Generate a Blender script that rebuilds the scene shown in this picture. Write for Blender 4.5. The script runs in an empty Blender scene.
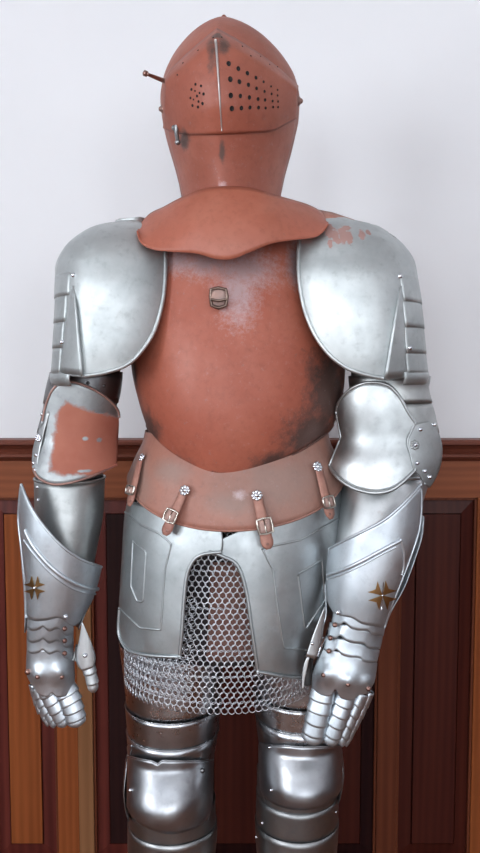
import bpy, math, random
import numpy as np
from mathutils import Vector, Matrix
random.seed(4)
PI = math.pi
scn = bpy.context.scene
COL = scn.collection

# ------------------------------------------------------------------ camera
F = 800.0; W0, H0 = 480, 853
CAM = Vector((0.0, -1.40, 1.25)); PITCH = math.radians(-4.5)
FWD = Vector((0, math.cos(PITCH), math.sin(PITCH)))
UP = Vector((0, -math.sin(PITCH), math.cos(PITCH)))
RT = Vector((1, 0, 0))
cd = bpy.data.cameras.new('camera'); cam = bpy.data.objects.new('camera', cd); COL.objects.link(cam)
cam.location = CAM; cam.rotation_euler = (PI / 2 + PITCH, 0, 0)
cd.sensor_fit = 'VERTICAL'; cd.sensor_height = 36.0; cd.lens = 36.0 * F / H0; cd.clip_start = 0.05
scn.camera = cam

def ray(px, py):
    return (FWD + RT * ((px - W0 / 2) / F) - UP * ((py - H0 / 2) / F))
def at(px, py, Y):
    d = ray(px, py); return CAM + d * ((Y - CAM.y) / d.y)

def proj(P):
    v = P - CAM; d = v.dot(FWD); return (W0 / 2 + F * v.dot(RT) / d, H0 / 2 - F * v.dot(UP) / d)
# ------------------------------------------------------------------ mesh helpers
class MB:
    def __init__(s): s.v = []; s.f = []
    def grid(s, G, closed=False, caps=(False, False)):
        n = len(G); m = len(G[0]); b = len(s.v)
        for r in G: s.v += [tuple(p) for p in r]
        for i in range(n - 1):
            for j in range(m if closed else m - 1):
                k = (j + 1) % m
                s.f.append((b + i * m + j, b + i * m + k, b + (i + 1) * m + k, b + (i + 1) * m + j))
        if caps[0]: s.f.append(tuple(b + j for j in range(m)))
        if caps[1]: s.f.append(tuple(b + (n - 1) * m + j for j in reversed(range(m))))
        return s
    def tube(s, pts, r, seg=8, closed=False):
        pts = [Vector(p) for p in pts]; n = len(pts); G = []
        ref = None
        for i, p in enumerate(pts):
            if closed: t = pts[(i + 1) % n] - pts[i - 1]
            else: t = pts[min(i + 1, n - 1)] - pts[max(i - 1, 0)]
            if t.length < 1e-9: t = Vector((0, 0, 1))
            t.normalize()
            if ref is None:
                ref = Vector((0, -1, 0)) if abs(t.y) < .9 else Vector((1, 0, 0))
            a = (ref - t * ref.dot(t))
            if a.length < 1e-6: a = t.orthogonal()
            a.normalize(); ref = a; b = t.cross(a)
            rr = r(i / (n - 1)) if callable(r) else r
            G.append([p + a * (rr * math.cos(2 * PI * k / seg)) + b * (rr * math.sin(2 * PI * k / seg)) for k in range(seg)])
        if closed: G.append(G[0])
        s.grid(G, True, (not closed, not closed)); return s
    def dome(s, P, n, r, h=.6, seg=12, rings=4):
        P = Vector(P); n = Vector(n).normalized(); a = n.orthogonal().normalized(); b = n.cross(a); G = []
        for i in range(rings + 1):
            t = i / rings * PI / 2
            G.append([P + (a * math.cos(2 * PI * k / seg) + b * math.sin(2 * PI * k / seg)) * (r * math.cos(t) + 1e-6) + n * (r * h * math.sin(t)) for k in range(seg)])
        G.insert(0, [p - n * r * .5 for p in G[0]])
        s.grid(G, True, (True, True)); return s
    def box(s, x0, x1, y0, y1, z0, z1):
        b = len(s.v)
        s.v += [(x, y, z) for x in (x0, x1) for y in (y0, y1) for z in (z0, z1)]
        s.f += [tuple(b + i for i in q) for q in ((0, 1, 3, 2), (4, 6, 7, 5), (0, 4, 5, 1), (2, 3, 7, 6), (0, 2, 6, 4), (1, 5, 7, 3))]
        return s
    def build(s, name, mat, parent=None, solid=0, smooth=True, bevel=0, sub=0, off=0):
        me = bpy.data.meshes.new(name); me.from_pydata(s.v, [], s.f); me.update()
        if smooth:
            for p in me.polygons: p.use_smooth = True
        o = bpy.data.objects.new(name, me); COL.objects.link(o)
        me.materials.append(mat)
        if parent is not None:
            o.parent = parent
            if parent.type == 'EMPTY': o.matrix_parent_inverse = Matrix.Translation(-parent.location)
        if sub:
            md = o.modifiers.new('s', 'SUBSURF'); md.levels = sub; md.render_levels = sub
        if solid:
            md = o.modifiers.new('t', 'SOLIDIFY'); md.thickness = solid; md.offset = off
        if bevel:
            md = o.modifiers.new('b', 'BEVEL'); md.width = bevel; md.segments = 3; md.limit_method = 'ANGLE'
        return o

def pchip(x, y, xs):
    x = np.array(x, float); y = np.array(y, float); h = np.diff(x); d = np.diff(y) / h; n = len(x)
    m = np.zeros(n)
    for i in range(1, n - 1):
        if d[i - 1] * d[i] > 0:
            w1 = 2 * h[i] + h[i - 1]; w2 = h[i] + 2 * h[i - 1]
            m[i] = (w1 + w2) / (w1 / d[i - 1] + w2 / d[i])
    m[0] = d[0]; m[-1] = d[-1]
    k = np.clip(np.searchsorted(x, xs) - 1, 0, n - 2); t = (xs - x[k]) / h[k]; t = np.clip(t, 0, 1)
    return ((2 * t**3 - 3 * t**2 + 1) * y[k] + (t**3 - 2 * t**2 + t) * h[k] * m[k] + (-2 * t**3 + 3 * t**2) * y[k + 1] + (t**3 - t**2) * h[k] * m[k + 1])

class Body:
    """a closed form given by horizontal cross sections; rows: (py, xl, xm, xr, Yc, df, db)"""
    def __init__(s, rows, e=2.0, world=()):
        R = []
        for (py, xl, xm, xr, Y, df, db) in rows:
            R.append((at(xm, py, Y).z, at(xl, py, Y).x, at(xm, py, Y).x, at(xr, py, Y).x, Y, df, db))
        R += list(world)
        R.sort(); R = np.array(R)
        s.e = e; s.zs = np.linspace(R[0, 0], R[-1, 0], 240)
        s.T = [pchip(R[:, 0], R[:, k], s.zs) for k in range(1, 7)]
        s.Ya = float(np.mean(R[:, 4])); s.rows = rows
        s.px = [r[0] for r in rows]; s.pz = [at(r[2], r[0], r[4]).z for r in rows]
    def z(s, py):
        return float(np.interp(py, s.px, s.pz)) if s.px[0] <= py <= s.px[-1] else at(240, py, s.Ya).z
    def par(s, z): return [np.interp(z, s.zs, t) for t in s.T]
    def pt(s, z, th, off=0):
        xl, xm, xr, Y, df, db = s.par(z); c, q = math.cos(th), math.sin(th)
        hw = (xr - xm if c > 0 else xm - xl) + off; d = (df if q > 0 else db) + off
        return Vector((xm + hw * math.copysign(abs(c) ** (2 / s.e), c), Y - d * math.copysign(abs(q) ** (2 / s.e), q), z))
    def theta(s, py, px, a0, a1, off=0):
        z = s.z(py); return min((a0 + (a1 - a0) * k / 120 for k in range(121)), key=lambda t: abs(proj(s.pt(z, math.radians(t), off))[0] - px))
    def fv(s, x, y, z, off):
        xl, xm, xr, Y, df, db = s.par(z)
        hw = np.where(x > xm, xr - xm, xm - xl) + off; d = np.where(y < Y, df, db) + off
        return (np.abs(x - xm) / hw) ** s.e + (np.abs(y - Y) / d) ** s.e - 1
    def hit(s, px, py, off=0.0):
        d = ray(px, py); t0 = (s.Ya - .42 - CAM.y) / d.y; t1 = (s.Ya + .02 - CAM.y) / d.y
        for k in range(2):
            t = np.linspace(t0, t1, 70)
            f = s.fv(CAM.x + d.x * t, CAM.y + d.y * t, CAM.z + d.z * t, off)
            neg = np.nonzero(f < 0)[0]
            if len(neg) == 0:
                return s.proj(CAM + d * float(t[int(np.argmin(f))]), off)
            i = int(neg[0])
            if i == 0: return CAM + d * float(t[0])
            t0, t1 = t[i - 1], t[i]
        return CAM + d * float((t0 + t1) / 2)
    def proj(s, P, off):
        z = min(max(P.z, s.zs[0]), s.zs[-1]); xl, xm, xr, Y, df, db = s.par(z)
        f = float(s.fv(np.array(P.x), np.array(P.y), np.array(z), off)) + 1; k = f ** (-1 / s.e) if f > 1 else 1
        return Vector((xm + (P.x - xm) * k, Y + (P.y - Y) * k, z))
    def nrm(s, P):
        e = 1e-3; g = lambda x, y, z: float(s.fv(np.array(x), np.array(y), np.array(z), 0))
        n = Vector((g(P.x + e, P.y, P.z) - g(P.x - e, P.y, P.z), g(P.x, P.y + e, P.z) - g(P.x, P.y - e, P.z), g(P.x, P.y, P.z + e) - g(P.x, P.y, P.z - e)))
        return n.normalized() if n.length > 1e-9 else Vector((0, -1, 0))
    def shell(s, mb, th0, th1, top, bot, off=0, nu=40, nv=14, close=False):
        G = []
        for j in range(nv + 1):
            v = j / nv; row = []
            for i in range(nu + (0 if close else 1)):
                u = i / nu; th = th0 + (th1 - th0) * u
                a = top(th) if callable(top) else top; b = bot(th) if callable(bot) else bot
                o = off(u, v) if callable(off) else off
                row.append(s.pt(s.z(a + (b - a) * v), math.radians(th), o))
            G.append(row)
        mb.grid(G, close); return G

from mathutils.bvhtree import BVHTree
def caster(*objs):
    T = [BVHTree.FromPolygons([tuple(v.co) for v in o.data.vertices], [tuple(p.vertices) for p in o.data.polygons]) for o in objs]
    def f(px, py, lift=.001):
        d = ray(px, py).normalized(); best = None
        for t in T:
            h_ = t.ray_cast(CAM, d)
            if h_[0] is not None and (best is None or h_[3] < best[3]): best = h_
        if best is None: return None
        n = best[1] if best[1].dot(d) < 0 else -best[1]
        return best[0] + n * lift, n
    return f

def resample(P, n, smooth=True):
    P = [Vector((p[0], p[1], 0)) for p in P]
    if smooth and len(P) > 2:
        Q = []
        for i in range(len(P) - 1):
            p0 = P[max(i - 1, 0)]; p1 = P[i]; p2 = P[i + 1]; p3 = P[min(i + 2, len(P) - 1)]
            for k in range(8):
                t = k / 8
                Q.append(.5 * ((2 * p1) + (p2 - p0) * t + (2 * p0 - 5 * p1 + 4 * p2 - p3) * t * t + (3 * p1 - p0 - 3 * p2 + p3) * t**3))
        Q.append(P[-1]); P = Q
    L = [0]
    for i in range(1, len(P)): L.append(L[-1] + (P[i] - P[i - 1]).length)
    out = []
    for k in range(n):
        d = L[-1] * k / (n - 1)
        x = np.interp(d, L, [p.x for p in P]); y = np.interp(d, L, [p.y for p in P]); out.append((float(x), float(y)))
    return out

def patch(mb, body, A, B, off=0, n=26, m=22, sm=True, smB=None):
    A = resample(A, n, sm); B = resample(B, n, sm if smB is None else smB); G = []
    for i in range(n):
        row = []
        for j in range(m):
            u = j / (m - 1); v = i / (n - 1)
            px = A[i][0] + (B[i][0] - A[i][0]) * u; py = A[i][1] + (B[i][1] - A[i][1]) * u
            row.append(body.hit(px, py, off(px, py, u, v) if callable(off) else off))
        G.append(row)
    mb.grid(G); return G

def line_on(mb, body, pts, off, r, n=24, smooth=False, seg=6, closed=False):
    P = resample(pts, n, smooth)
    mb.tube([body.hit(x, y, off) for x, y in P], r, seg, closed)

# ------------------------------------------------------------------ materials
def mat_new(name):
    m = bpy.data.materials.new(name); m.use_nodes = True; nt = m.node_tree
    return m, nt, nt.nodes['Principled BSDF']
def N(nt, t, **k):
    n = nt.nodes.new(t)
    for a, b in k.items():
        if a.startswith('i_'):
            key = a[2:]; n.inputs[int(key) if key.isdigit() else key].default_value = b
        else: setattr(n, a, b)
    return n
def noise(nt, vec, scale, detail=4, rough=.55):
    n = N(nt, 'ShaderNodeTexNoise'); n.inputs['Scale'].default_value = scale; n.inputs['Detail'].default_value = detail
    n.inputs['Roughness'].default_value = rough; nt.links.new(vec, n.inputs['Vector']); return n.outputs['Fac']
def ramp(nt, fac, stops):
    r = N(nt, 'ShaderNodeValToRGB'); el = r.color_ramp.elements
    while len(el) < len(stops): el.new(.5)
    for e, (p, c) in zip(el, stops):
        e.position = p; e.color = c if len(c) == 4 else (*c, 1)
    nt.links.new(fac, r.inputs[0]); return r.outputs[0]
def mixc(nt, f, a, b, bt='MIX'):
    m = N(nt, 'ShaderNodeMix', data_type='RGBA', blend_type=bt)
    for i, s in ((0, f), (6, a), (7, b)):
        if isinstance(s, (tuple, float, int)): m.inputs[i].default_value = s if not isinstance(s, tuple) or len(s) == 4 else (*s, 1)
        else: nt.links.new(s, m.inputs[i])
    return m.outputs[2]
def math_(nt, op, a, b=0.0, clamp=False):
    m = N(nt, 'ShaderNodeMath', operation=op, use_clamp=clamp)
    for i, s in ((0, a), (1, b)):
        if isinstance(s, (float, int)): m.inputs[i].default_value = s
        else: nt.links.new(s, m.inputs[i])
    return m.outputs[0]
def mapr(nt, v, a, b, c, d):
    m = N(nt, 'ShaderNodeMapRange'); nt.links.new(v, m.inputs[0])
    for i, s in enumerate((a, b, c, d)): m.inputs[i + 1].default_value = s
    return m.outputs[0]
def spots(nt, co, L, noi, amp=.55, edge=.08):
    """mask: 1 inside any of the wear blobs (world point, radius, axis scale)"""
    acc = None
    for (P, r, sc) in L:
        a = N(nt, 'ShaderNodeVectorMath', operation='SUBTRACT'); nt.links.new(co, a.inputs[0]); a.inputs[1].default_value = P
        b = N(nt, 'ShaderNodeVectorMath', operation='MULTIPLY'); nt.links.new(a.outputs[0], b.inputs[0]); b.inputs[1].default_value = sc
        c = N(nt, 'ShaderNodeVectorMath', operation='LENGTH'); nt.links.new(b.outputs[0], c.inputs[0])
        v = mapr(nt, c.outputs['Value'], 0, 2 * r, 1, 0)
        acc = v if acc is None else math_(nt, 'MAXIMUM', acc, v)
    s = math_(nt, 'ADD', acc, math_(nt, 'MULTIPLY', math_(nt, 'SUBTRACT', noi, .5), amp))
    return mapr(nt, s, .5 - edge, .5 + edge, 0, 1)
def bump(nt, h, strength, dist=.001, prev=None):
    b = N(nt, 'ShaderNodeBump'); b.inputs['Strength'].default_value = strength; b.inputs['Distance'].default_value = dist
    nt.links.new(h, b.inputs['Height'])
    if prev is not None: nt.links.new(prev, b.inputs['Normal'])
    return b.outputs[0]

def steel(name, c1=(.50, .52, .53), c2=(.66, .68, .69), rough=(.24, .42), wave=.35, rust=(), rust_amp=.5, wear=0.0, planes=None, dots=None, rust_k=1.0):
    m, nt, P = mat_new(name); co = N(nt, 'ShaderNodeTexCoord').outputs['Object']
    n1 = noise(nt, co, 9, 6, .6); n2 = noise(nt, co, 70, 5, .65); n3 = noise(nt, co, 14, 2)
    col = ramp(nt, n1, [(.35, c1), (.65, c2)])
    col = mixc(nt, mapr(nt, n2, .55, .8, 0, .35), col, tuple(x * .6 for x in c1))
    met = None
    ro = mapr(nt, n1, .3, .7, rough[1], rough[0])
    ro = math_(nt, 'ADD', ro, mapr(nt, n2, .4, .8, 0, .12))
    if rust or planes:
        mk = spots(nt, co, rust, noise(nt, co, 60, 6, .7), rust_amp) if rust else half_planes(nt, co, planes, noise(nt, co, 55, 7, .7), 3)
        if dots: mk = math_(nt, 'SUBTRACT', mk, spots(nt, co, dots, noise(nt, co, 90, 4, .7), .9, .15), True)
        if rust_k < 1: mk = math_(nt, 'MULTIPLY', mk, rust_k)
        rc = ramp(nt, noise(nt, co, 12, 5), [(.35, (.33, .10, .065)), (.7, (.41, .15, .10))])
        col = mixc(nt, mk, col, rc); met = math_(nt, 'SUBTRACT', 1.0, mk)
        ro = math_(nt, 'ADD', ro, math_(nt, 'MULTIPLY', mk, .3), True)
    if wear:
        wk = mapr(nt, noise(nt, co, 30, 8, .7), .60, .66, 0, wear)
        col = mixc(nt, wk, col, (.30, .12, .08))
    nt.links.new(col, P.inputs['Base Color']); nt.links.new(ro, P.inputs['Roughness'])
    if met is not None: nt.links.new(met, P.inputs['Metallic'])
    else: P.inputs['Metallic'].default_value = 1
    nb = bump(nt, n3, wave, .004); nb = bump(nt, n2, .08, .0005, nb)
    nt.links.new(nb, P.inputs['Normal']); return m

def rusty(name, ca=(.36, .115, .07), cb=(.47, .17, .11), dark=(), bare=(), grey=None, sheen=.5):
    m, nt, P = mat_new(name); co = N(nt, 'ShaderNodeTexCoord').outputs['Object']
    n1 = noise(nt, co, 11, 7, .62); n2 = noise(nt, co, 90, 5, .7); n4 = noise(nt, co, 28, 8, .7)
    col = ramp(nt, n1, [(.32, ca), (.68, cb)])
    col = mixc(nt, mapr(nt, noise(nt, co, 4, 3), .42, .6, 0, .5), col, (ca[0] * 1.12, ca[1] * .9, ca[2] * .85))
    col = mixc(nt, mapr(nt, n2, .5, .75, 0, .38), col, tuple(x * .55 for x in ca))
    sp = mapr(nt, noise(nt, co, 55, 6, .7), .66, .70, 0, .5)
    col = mixc(nt, sp, col, (.16, .09, .07))
    met = None; ro = mapr(nt, n1, .3, .7, sheen + .12, sheen - .08)
    if grey:
        gk = spots(nt, co, grey, n4, .8, .3)
        col = mixc(nt, math_(nt, 'MULTIPLY', gk, .6), col, (.26, .195, .17))
    if dark:
        dk = spots(nt, co, dark, noise(nt, co, 38, 9, .8), 1.5, .2)
        col = mixc(nt, math_(nt, 'MULTIPLY', dk, .85), col, (.095, .068, .06)); met = math_(nt, 'MULTIPLY', dk, .5)
    if bare:
        bk = spots(nt, co, bare, noise(nt, co, 110, 8, .85), 2.2, .35)
        col = mixc(nt, math_(nt, 'MULTIPLY', bk, .65), col, (.50, .42, .44))
        b2 = math_(nt, 'MULTIPLY', bk, .6); met = b2 if met is None else math_(nt, 'MAXIMUM', met, b2)
        ro = math_(nt, 'SUBTRACT', ro, math_(nt, 'MULTIPLY', bk, .15))
    nt.links.new(col, P.inputs['Base Color']); nt.links.new(ro, P.inputs['Roughness'])
    if met is not None: nt.links.new(met, P.inputs['Metallic'])
    nb = bump(nt, noise(nt, co, 12, 2), .3, .004); nb = bump(nt, n2, .35, .0008, nb)
    nt.links.new(nb, P.inputs['Normal']); return m

def half_planes(nt, co, L, noi, amp):
    """mask inside a set of half planes: (axis vector, threshold, softness)"""
    acc = None
    for ax, th, sc in L:
        d = N(nt, 'ShaderNodeVectorMath', operation='DOT_PRODUCT'); nt.links.new(co, d.inputs[0]); d.inputs[1].default_value = ax
        v = math_(nt, 'MULTIPLY', math_(nt, 'SUBTRACT', d.outputs['Value'], th), sc)
        acc = v if acc is None else math_(nt, 'MINIMUM', acc, v)
    acc = math_(nt, 'ADD', acc, math_(nt, 'MULTIPLY', math_(nt, 'SUBTRACT', noi, .5), amp))
    return mapr(nt, acc, -.5, .5, 0, 1)

def plain(name, c, rough=.5, metal=0.0, nscale=0, c2=None, b=0):
    m, nt, P = mat_new(name); co = N(nt, 'ShaderNodeTexCoord').outputs['Object']
    n = noise(nt, co, nscale or 20, 5)
    nt.links.new(ramp(nt, n, [(.3, c), (.7, c2 or tuple(min(1, x * 1.15) for x in c))]), P.inputs['Base Color'])
    P.inputs['Roughness'].default_value = rough; P.inputs['Metallic'].default_value = metal
    if b: nt.links.new(bump(nt, n, b, .002), P.inputs['Normal'])
    return m

def wood(name, ca, cb, horiz=False, sc=1.0, rough=.3, off=0.0):
    m, nt, P = mat_new(name); co = N(nt, 'ShaderNodeTexCoord').outputs['Object']
    mp = N(nt, 'ShaderNodeMapping'); nt.links.new(co, mp.inputs[0])
    mp.inputs['Location'].default_value = (off, off * .7, off * .3)
    mp.inputs['Scale'].default_value = (2.0 * sc, 14 * sc, 30 * sc) if horiz else (30 * sc, 14 * sc, 1.3 * sc)
    n1 = noise(nt, mp.outputs[0], 1.0, 5, .6)
    w = N(nt, 'ShaderNodeTexWave', wave_type='BANDS', bands_direction='Z' if horiz else 'X'); nt.links.new(mp.outputs[0], w.inputs[0])
    w.inputs['Scale'].default_value = .55; w.inputs['Distortion'].default_value = 7; w.inputs['Detail'].default_value = 3; w.inputs['Detail Scale'].default_value = .7
    n2 = noise(nt, mp.outputs[0], 5, 3)
    f = math_(nt, 'ADD', math_(nt, 'MULTIPLY', n1, .78), math_(nt, 'MULTIPLY', w.outputs['Fac'], .22))
    col = ramp(nt, f, [(.25, ca), (.75, cb)])
    col = mixc(nt, mapr(nt, n2, .5, .8, 0, .25), col, tuple(x * .6 for x in ca))
    nt.links.new(col, P.inputs['Base Color']); P.inputs['Roughness'].default_value = rough
    P.inputs['Specular IOR Level'].default_value = .16
    nt.links.new(bump(nt, n1, .15, .001), P.inputs['Normal']); return m

def h(b, px, py, o=0): return tuple(b.hit(px, py, o))
# ------------------------------------------------------------------ forms of the suit
HELM = Body([(21, 222, 224, 227, -.01, .012, .02), (26, 208, 223, 242, -.01, .035, .05), (37, 192, 222, 261, -.01, .07, .08), (51, 179, 221, 276, -.01, .10, .105),
             (65, 170, 220, 287, -.01, .122, .118), (80, 164, 219.5, 295, -.01, .138, .125), (100, 161, 219, 299, -.01, .15, .125), (120, 163, 219.5, 298, -.01, .155, .12),
             (135, 166, 220, 295, -.01, .152, .115), (150, 170, 221, 291.5, -.01, .143, .11), (165, 174.5, 222, 287.5, -.01, .133, .10), (180, 178.5, 223, 283.5, -.01, .124, .095),
             (200, 183, 224, 280, -.01, .118, .09), (225, 184, 224, 280, -.01, .116, .09)], e=1.6)
TORSO = Body([(205, 188, 223, 262, 0, .06, .07), (220, 160, 223, 292, 0, .085, .09), (240, 142, 222, 312, 0, .108, .11), (262, 136, 222, 325, 0, .126, .12), (290, 133, 222, 334, 0, .143, .125),
              (330, 132, 222.5, 341, 0, .158, .125), (368, 134, 223, 343, 0, .168, .12), (400, 141, 223, 340, 0, .17, .112), (425, 149, 224, 331, 0, .166, .105),
              (445, 158, 224, 318, 0, .158, .10), (465, 170, 224, 302, 0, .145, .09), (490, 180, 224, 285, 0, .125, .08)], e=1.93)
HIPS = Body([(425, 150, 226, 323, 0, .118, .105), (440, 148, 226, 325, 0, .125, .11), (455, 141.5, 227, 331, 0, .138, .118), (475, 134.5, 228, 338, 0, .150, .128), (500, 129, 229, 343, 0, .160, .135),
             (530, 123, 230, 346, 0, .166, .14), (570, 119.5, 230, 342, 0, .170, .14), (610, 116.5, 230, 336, 0, .172, .14), (650, 116, 229, 328, 0, .172, .138), (700, 116, 229, 320, 0, .172, .136)], e=2.05)
MAIL = Body([(490, 140, 228, 330, 0, .135, .12), (560, 132, 228, 328, 0, .148, .125), (620, 127, 226, 322, 0, .152, .126), (650, 126, 224, 316, 0, .152, .125), (690, 127, 221, 312, 0, .150, .122), (715, 129, 220, 310, 0, .150, .12)], e=2.1)
SHL = Body([(225, 118, 128, 146, -.03, .03, .04), (230, 98, 122, 165, -.03, .06, .06), (239, 82, 119, 178, -.03, .085, .08), (252, 69, 117, 185, -.03, .108, .095), (272, 61, 117, 190, -.03, .125, .105),
            (300, 61.5, 116, 191, -.03, .136, .105), (340, 60, 113, 188, -.03, .138, .10), (378, 57.5, 110, 180, -.03, .132, .095), (390, 55, 110, 178, -.03, .13, .095)], e=2.1)
SHR = Body([(221, 312, 330, 350, -.03, .03, .04), (227, 292, 332, 371, -.03, .06, .06), (237, 282, 336, 387, -.03, .085, .08), (250, 276, 340, 401, -.03, .108, .095), (265, 272, 342, 410, -.03, .12, .105),
            (285, 270, 346, 413, -.03, .132, .105), (320, 272, 350, 417, -.03, .138, .10), (355, 280, 354, 420, -.03, .136, .095), (378, 288, 356, 422, -.03, .132, .095), (392, 290, 356, 422, -.03, .13, .095)], e=2.1)
ARML = Body([(330, 60, 90, 120, -.02, .055, .055), (372, 51, 86, 122, -.02, .058, .058), (390, 47, 84, 120, -.02, .06, .06), (410, 44, 80, 115, -.02, .058, .06), (440, 38, 74, 110, -.02, .058, .06),
             (480, 35.5, 70, 104, -.03, .062, .06), (510, 36, 70, 103, -.035, .062, .058), (545, 37.5, 69, 97, -.045, .055, .05), (590, 40, 64, 88, -.055, .045, .04), (640, 40, 58, 78, -.065, .032, .03)])
ARMR = Body([(330, 352, 382, 412, -.02, .055, .055), (368, 350, 389, 427, -.02, .058, .058), (377, 349, 389, 430, -.02, .06, .06), (386, 350, 389, 427.5, -.02, .058, .058), (415, 356, 396, 434, -.02, .058, .058), (440, 352, 396, 438, -.025, .06, .06),
             (475, 345, 388, 430, -.04, .062, .06), (500, 341, 380, 422, -.055, .062, .055), (540, 334, 372, 412, -.08, .055, .048), (590, 332, 362, 396, -.10, .045, .04), (640, 328, 350, 376, -.12, .032, .03)])
COPL = Body([(378, 43, 80, 120, -.025, .078, .065), (405, 41, 79, 120.5, -.025, .078, .065), (433, 36, 77, 117.5, -.025, .078, .068), (460, 33, 76, 118, -.028, .085, .068), (488, 32, 75, 117, -.03, .09, .068)], e=2.2)
COPR = Body([(378, 335, 378, 436, -.025, .08, .065), (400, 334, 380, 438, -.028, .08, .068), (436, 338, 384, 442, -.032, .08, .07), (462, 328, 378, 440, -.036, .084, .07), (495, 326, 372, 434, -.038, .086, .068)], e=2.2)
CUFL = Body([(480, 21.5, 66, 108, -.05, .088, .055), (520, 22, 64, 107, -.052, .088, .055), (560, 25, 61, 103, -.055, .083, .052), (590, 27, 58, 95, -.06, .072, .045), (615, 27.5, 53, 84, -.065, .06, .036), (640, 26.5, 50, 75, -.068, .046, .03),
             (660, 27, 50, 73.5, -.07, .042, .026), (690, 28, 51, 75, -.072, .036, .024)], e=2.1)
CUFR = Body([(475, 334, 385, 423, -.10, .085, .05), (500, 331, 382, 422, -.102, .086, .05), (530, 329, 378, 420, -.105, .085, .05), (555, 327, 372, 413, -.11, .08, .05), (585, 326, 364, 402, -.118, .07, .045), (612, 327, 358, 388, -.125, .058, .036), (640, 319, 352, 380, -.132, .046, .03),
             (665, 313, 348, 376, -.138, .042, .026), (692, 312, 346, 375, -.14, .034, .024)], e=2.1)

def leg_world(x, s=1):
    return [(.60 - .30, x - .052, x, x + .052, .03, .052, .062), (.20, x - .042, x, x + .042, .03, .042, .048), (.12, x - .038, x, x + .038, .03, .04, .045), (.07, x - .04, x, x + .04, .03, .045, .05)]
xl_leg = at(172, 830, .03).x; xr_leg = at(297, 830, .03).x
LEGL = Body([(640, 120, 170, 224, .03, .095, .10), (700, 127, 173, 220.5, .03, .09, .095), (730, 128.5, 172, 217, .03, .086, .09), (760, 131, 171, 213, .03, .080, .085), (800, 131, 171, 213, .03, .078, .08), (830, 130, 172, 215, .03, .076, .078), (853, 129.5, 172, 214, .03, .075, .08), (900, 130, 172, 212, .03, .073, .085)], world=leg_world(xl_leg))
LEGR = Body([(640, 252, 305, 345, .03, .095, .10), (700, 255.5, 300, 341, .03, .09, .095), (730, 258.5, 298, 337, .03, .086, .09), (745, 260, 298, 334, .03, .080, .085), (785, 259, 298, 336, .03, .078, .08), (820, 257.5, 297, 336, .03, .076, .078), (853, 258, 297, 335, .03, .075, .08), (900, 259, 296, 333, .03, .073, .085)], world=leg_world(xr_leg))
KNEEL = Body([(748, 128, 170, 212, .02, .085, .06), (765, 126, 170, 213, .015, .098, .06), (785, 124.5, 169, 213, .01, .108, .06), (800, 126, 169, 212, .01, .102, .06), (815, 130, 170, 209, .018, .085, .06), (832, 136, 172, 203, .03, .074, .05)], e=2.05)
KNEER = Body([(735, 260, 300, 338, .02, .085, .06), (750, 259, 300, 341, .015, .098, .06), (768, 259, 300, 343, .01, .108, .06), (783, 260, 301, 341, .01, .102, .06), (798, 265, 301, 337, .018, .085, .06), (815, 272, 301, 329, .03, .074, .05)], e=2.05)

wp = lambda px, py, Y: tuple(at(px, py, Y))
# ------------------------------------------------------------------ materials of the suit
M_plate = steel('plate_steel', rough=(.34, .5), wave=.2, wear=.2)
M_bright = steel('bright_steel', (.50, .55, .59), (.65, .70, .745), (.40, .54), .22)
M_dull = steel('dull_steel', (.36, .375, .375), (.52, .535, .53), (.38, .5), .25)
M_paul = steel('pauldron_steel', (.44, .47, .475), (.58, .61, .61), (.44, .58), .3)
M_paul_r = steel('pauldron_worn_steel', (.44, .47, .475), (.58, .61, .61), (.44, .58), .3,
                 rust=[(tuple(SHR.hit(a, b, .004)), r, (1.0, .25, s)) for a, b, r, s in ((329, 232, .006, .3), (335, 236, .006, .5), (343, 234, .007, .4), (349, 237, .005, .35), (338, 241, .005, 1), (346, 228, .006, 1.2), (362, 235, .0055, .5), (368, 232, .004, .6), (330, 243, .004, .5))], rust_amp=1.5, rust_k=.7)
M_cop = steel('elbow_steel', (.36, .38, .385), (.53, .55, .555), (.34, .48), .25)
M_cop_l = steel('elbow_painted_steel', (.28, .295, .30), (.42, .44, .45), (.42, .54), .2,
                planes=[((1, 0, -.12), at(56, 430, -.10).x - .12 * at(56, 430, -.10).z, 110), ((-.35, 0, -1), -.35 * at(80, 408, -.1).x - at(80, 406, -.1).z, 150), ((.12, 0, 1), .12 * at(60, 470, -.1).x + at(60, 472, -.11).z, 150), ((.8, 0, -.6), .8 * at(62, 409, -.1).x - .6 * at(62, 409, -.1).z, 150)], dots=[(tuple(COPL.hit(85, 439, .008)), .0035, (.8, .4, 1.1)), (tuple(COPL.hit(99, 440, .008)), .0038, (1, .4, 1)), (tuple(COPL.hit(84, 471, .01)), .0035, (.3, .4, 1.6)), (tuple(COPL.hit(101, 412, .01)), .0040, (.5, .4, 1.2))])
M_leg = steel('leg_steel', (.33, .34, .36), (.50, .51, .53), (.22, .34), .2)
M_knee = steel('knee_steel', (.30, .31, .33), (.46, .47, .49), (.28, .4), .3)
M_greave = steel('greave_steel', (.26, .265, .27), (.36, .365, .37), (.30, .42), .3)
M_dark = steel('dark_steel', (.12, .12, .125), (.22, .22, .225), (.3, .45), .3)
M_mail = steel('mail_wire', (.62, .64, .68), (.80, .82, .87), (.25, .35), .1)
M_brass = steel('dull_brass', (.30, .17, .07), (.48, .30, .13), (.3, .45), .2)
M_copper = steel('brown_rivet', (.22, .12, .10), (.40, .25, .21), (.3, .45), .1)
M_silver = steel('bright_rivet', (.66, .68, .74), (.82, .84, .88), (.15, .25), .05)
M_buckle = steel('buckle_metal', (.42, .38, .33), (.64, .60, .54), (.2, .35), .1)
M_oldbrass = steel('old_buckle', (.16, .11, .09), (.40, .32, .27), (.3, .45), .1)
M_leather = plain('aged_leather', (.30, .13, .10), .6, c2=(.42, .21, .16), nscale=60, b=.4)
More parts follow.
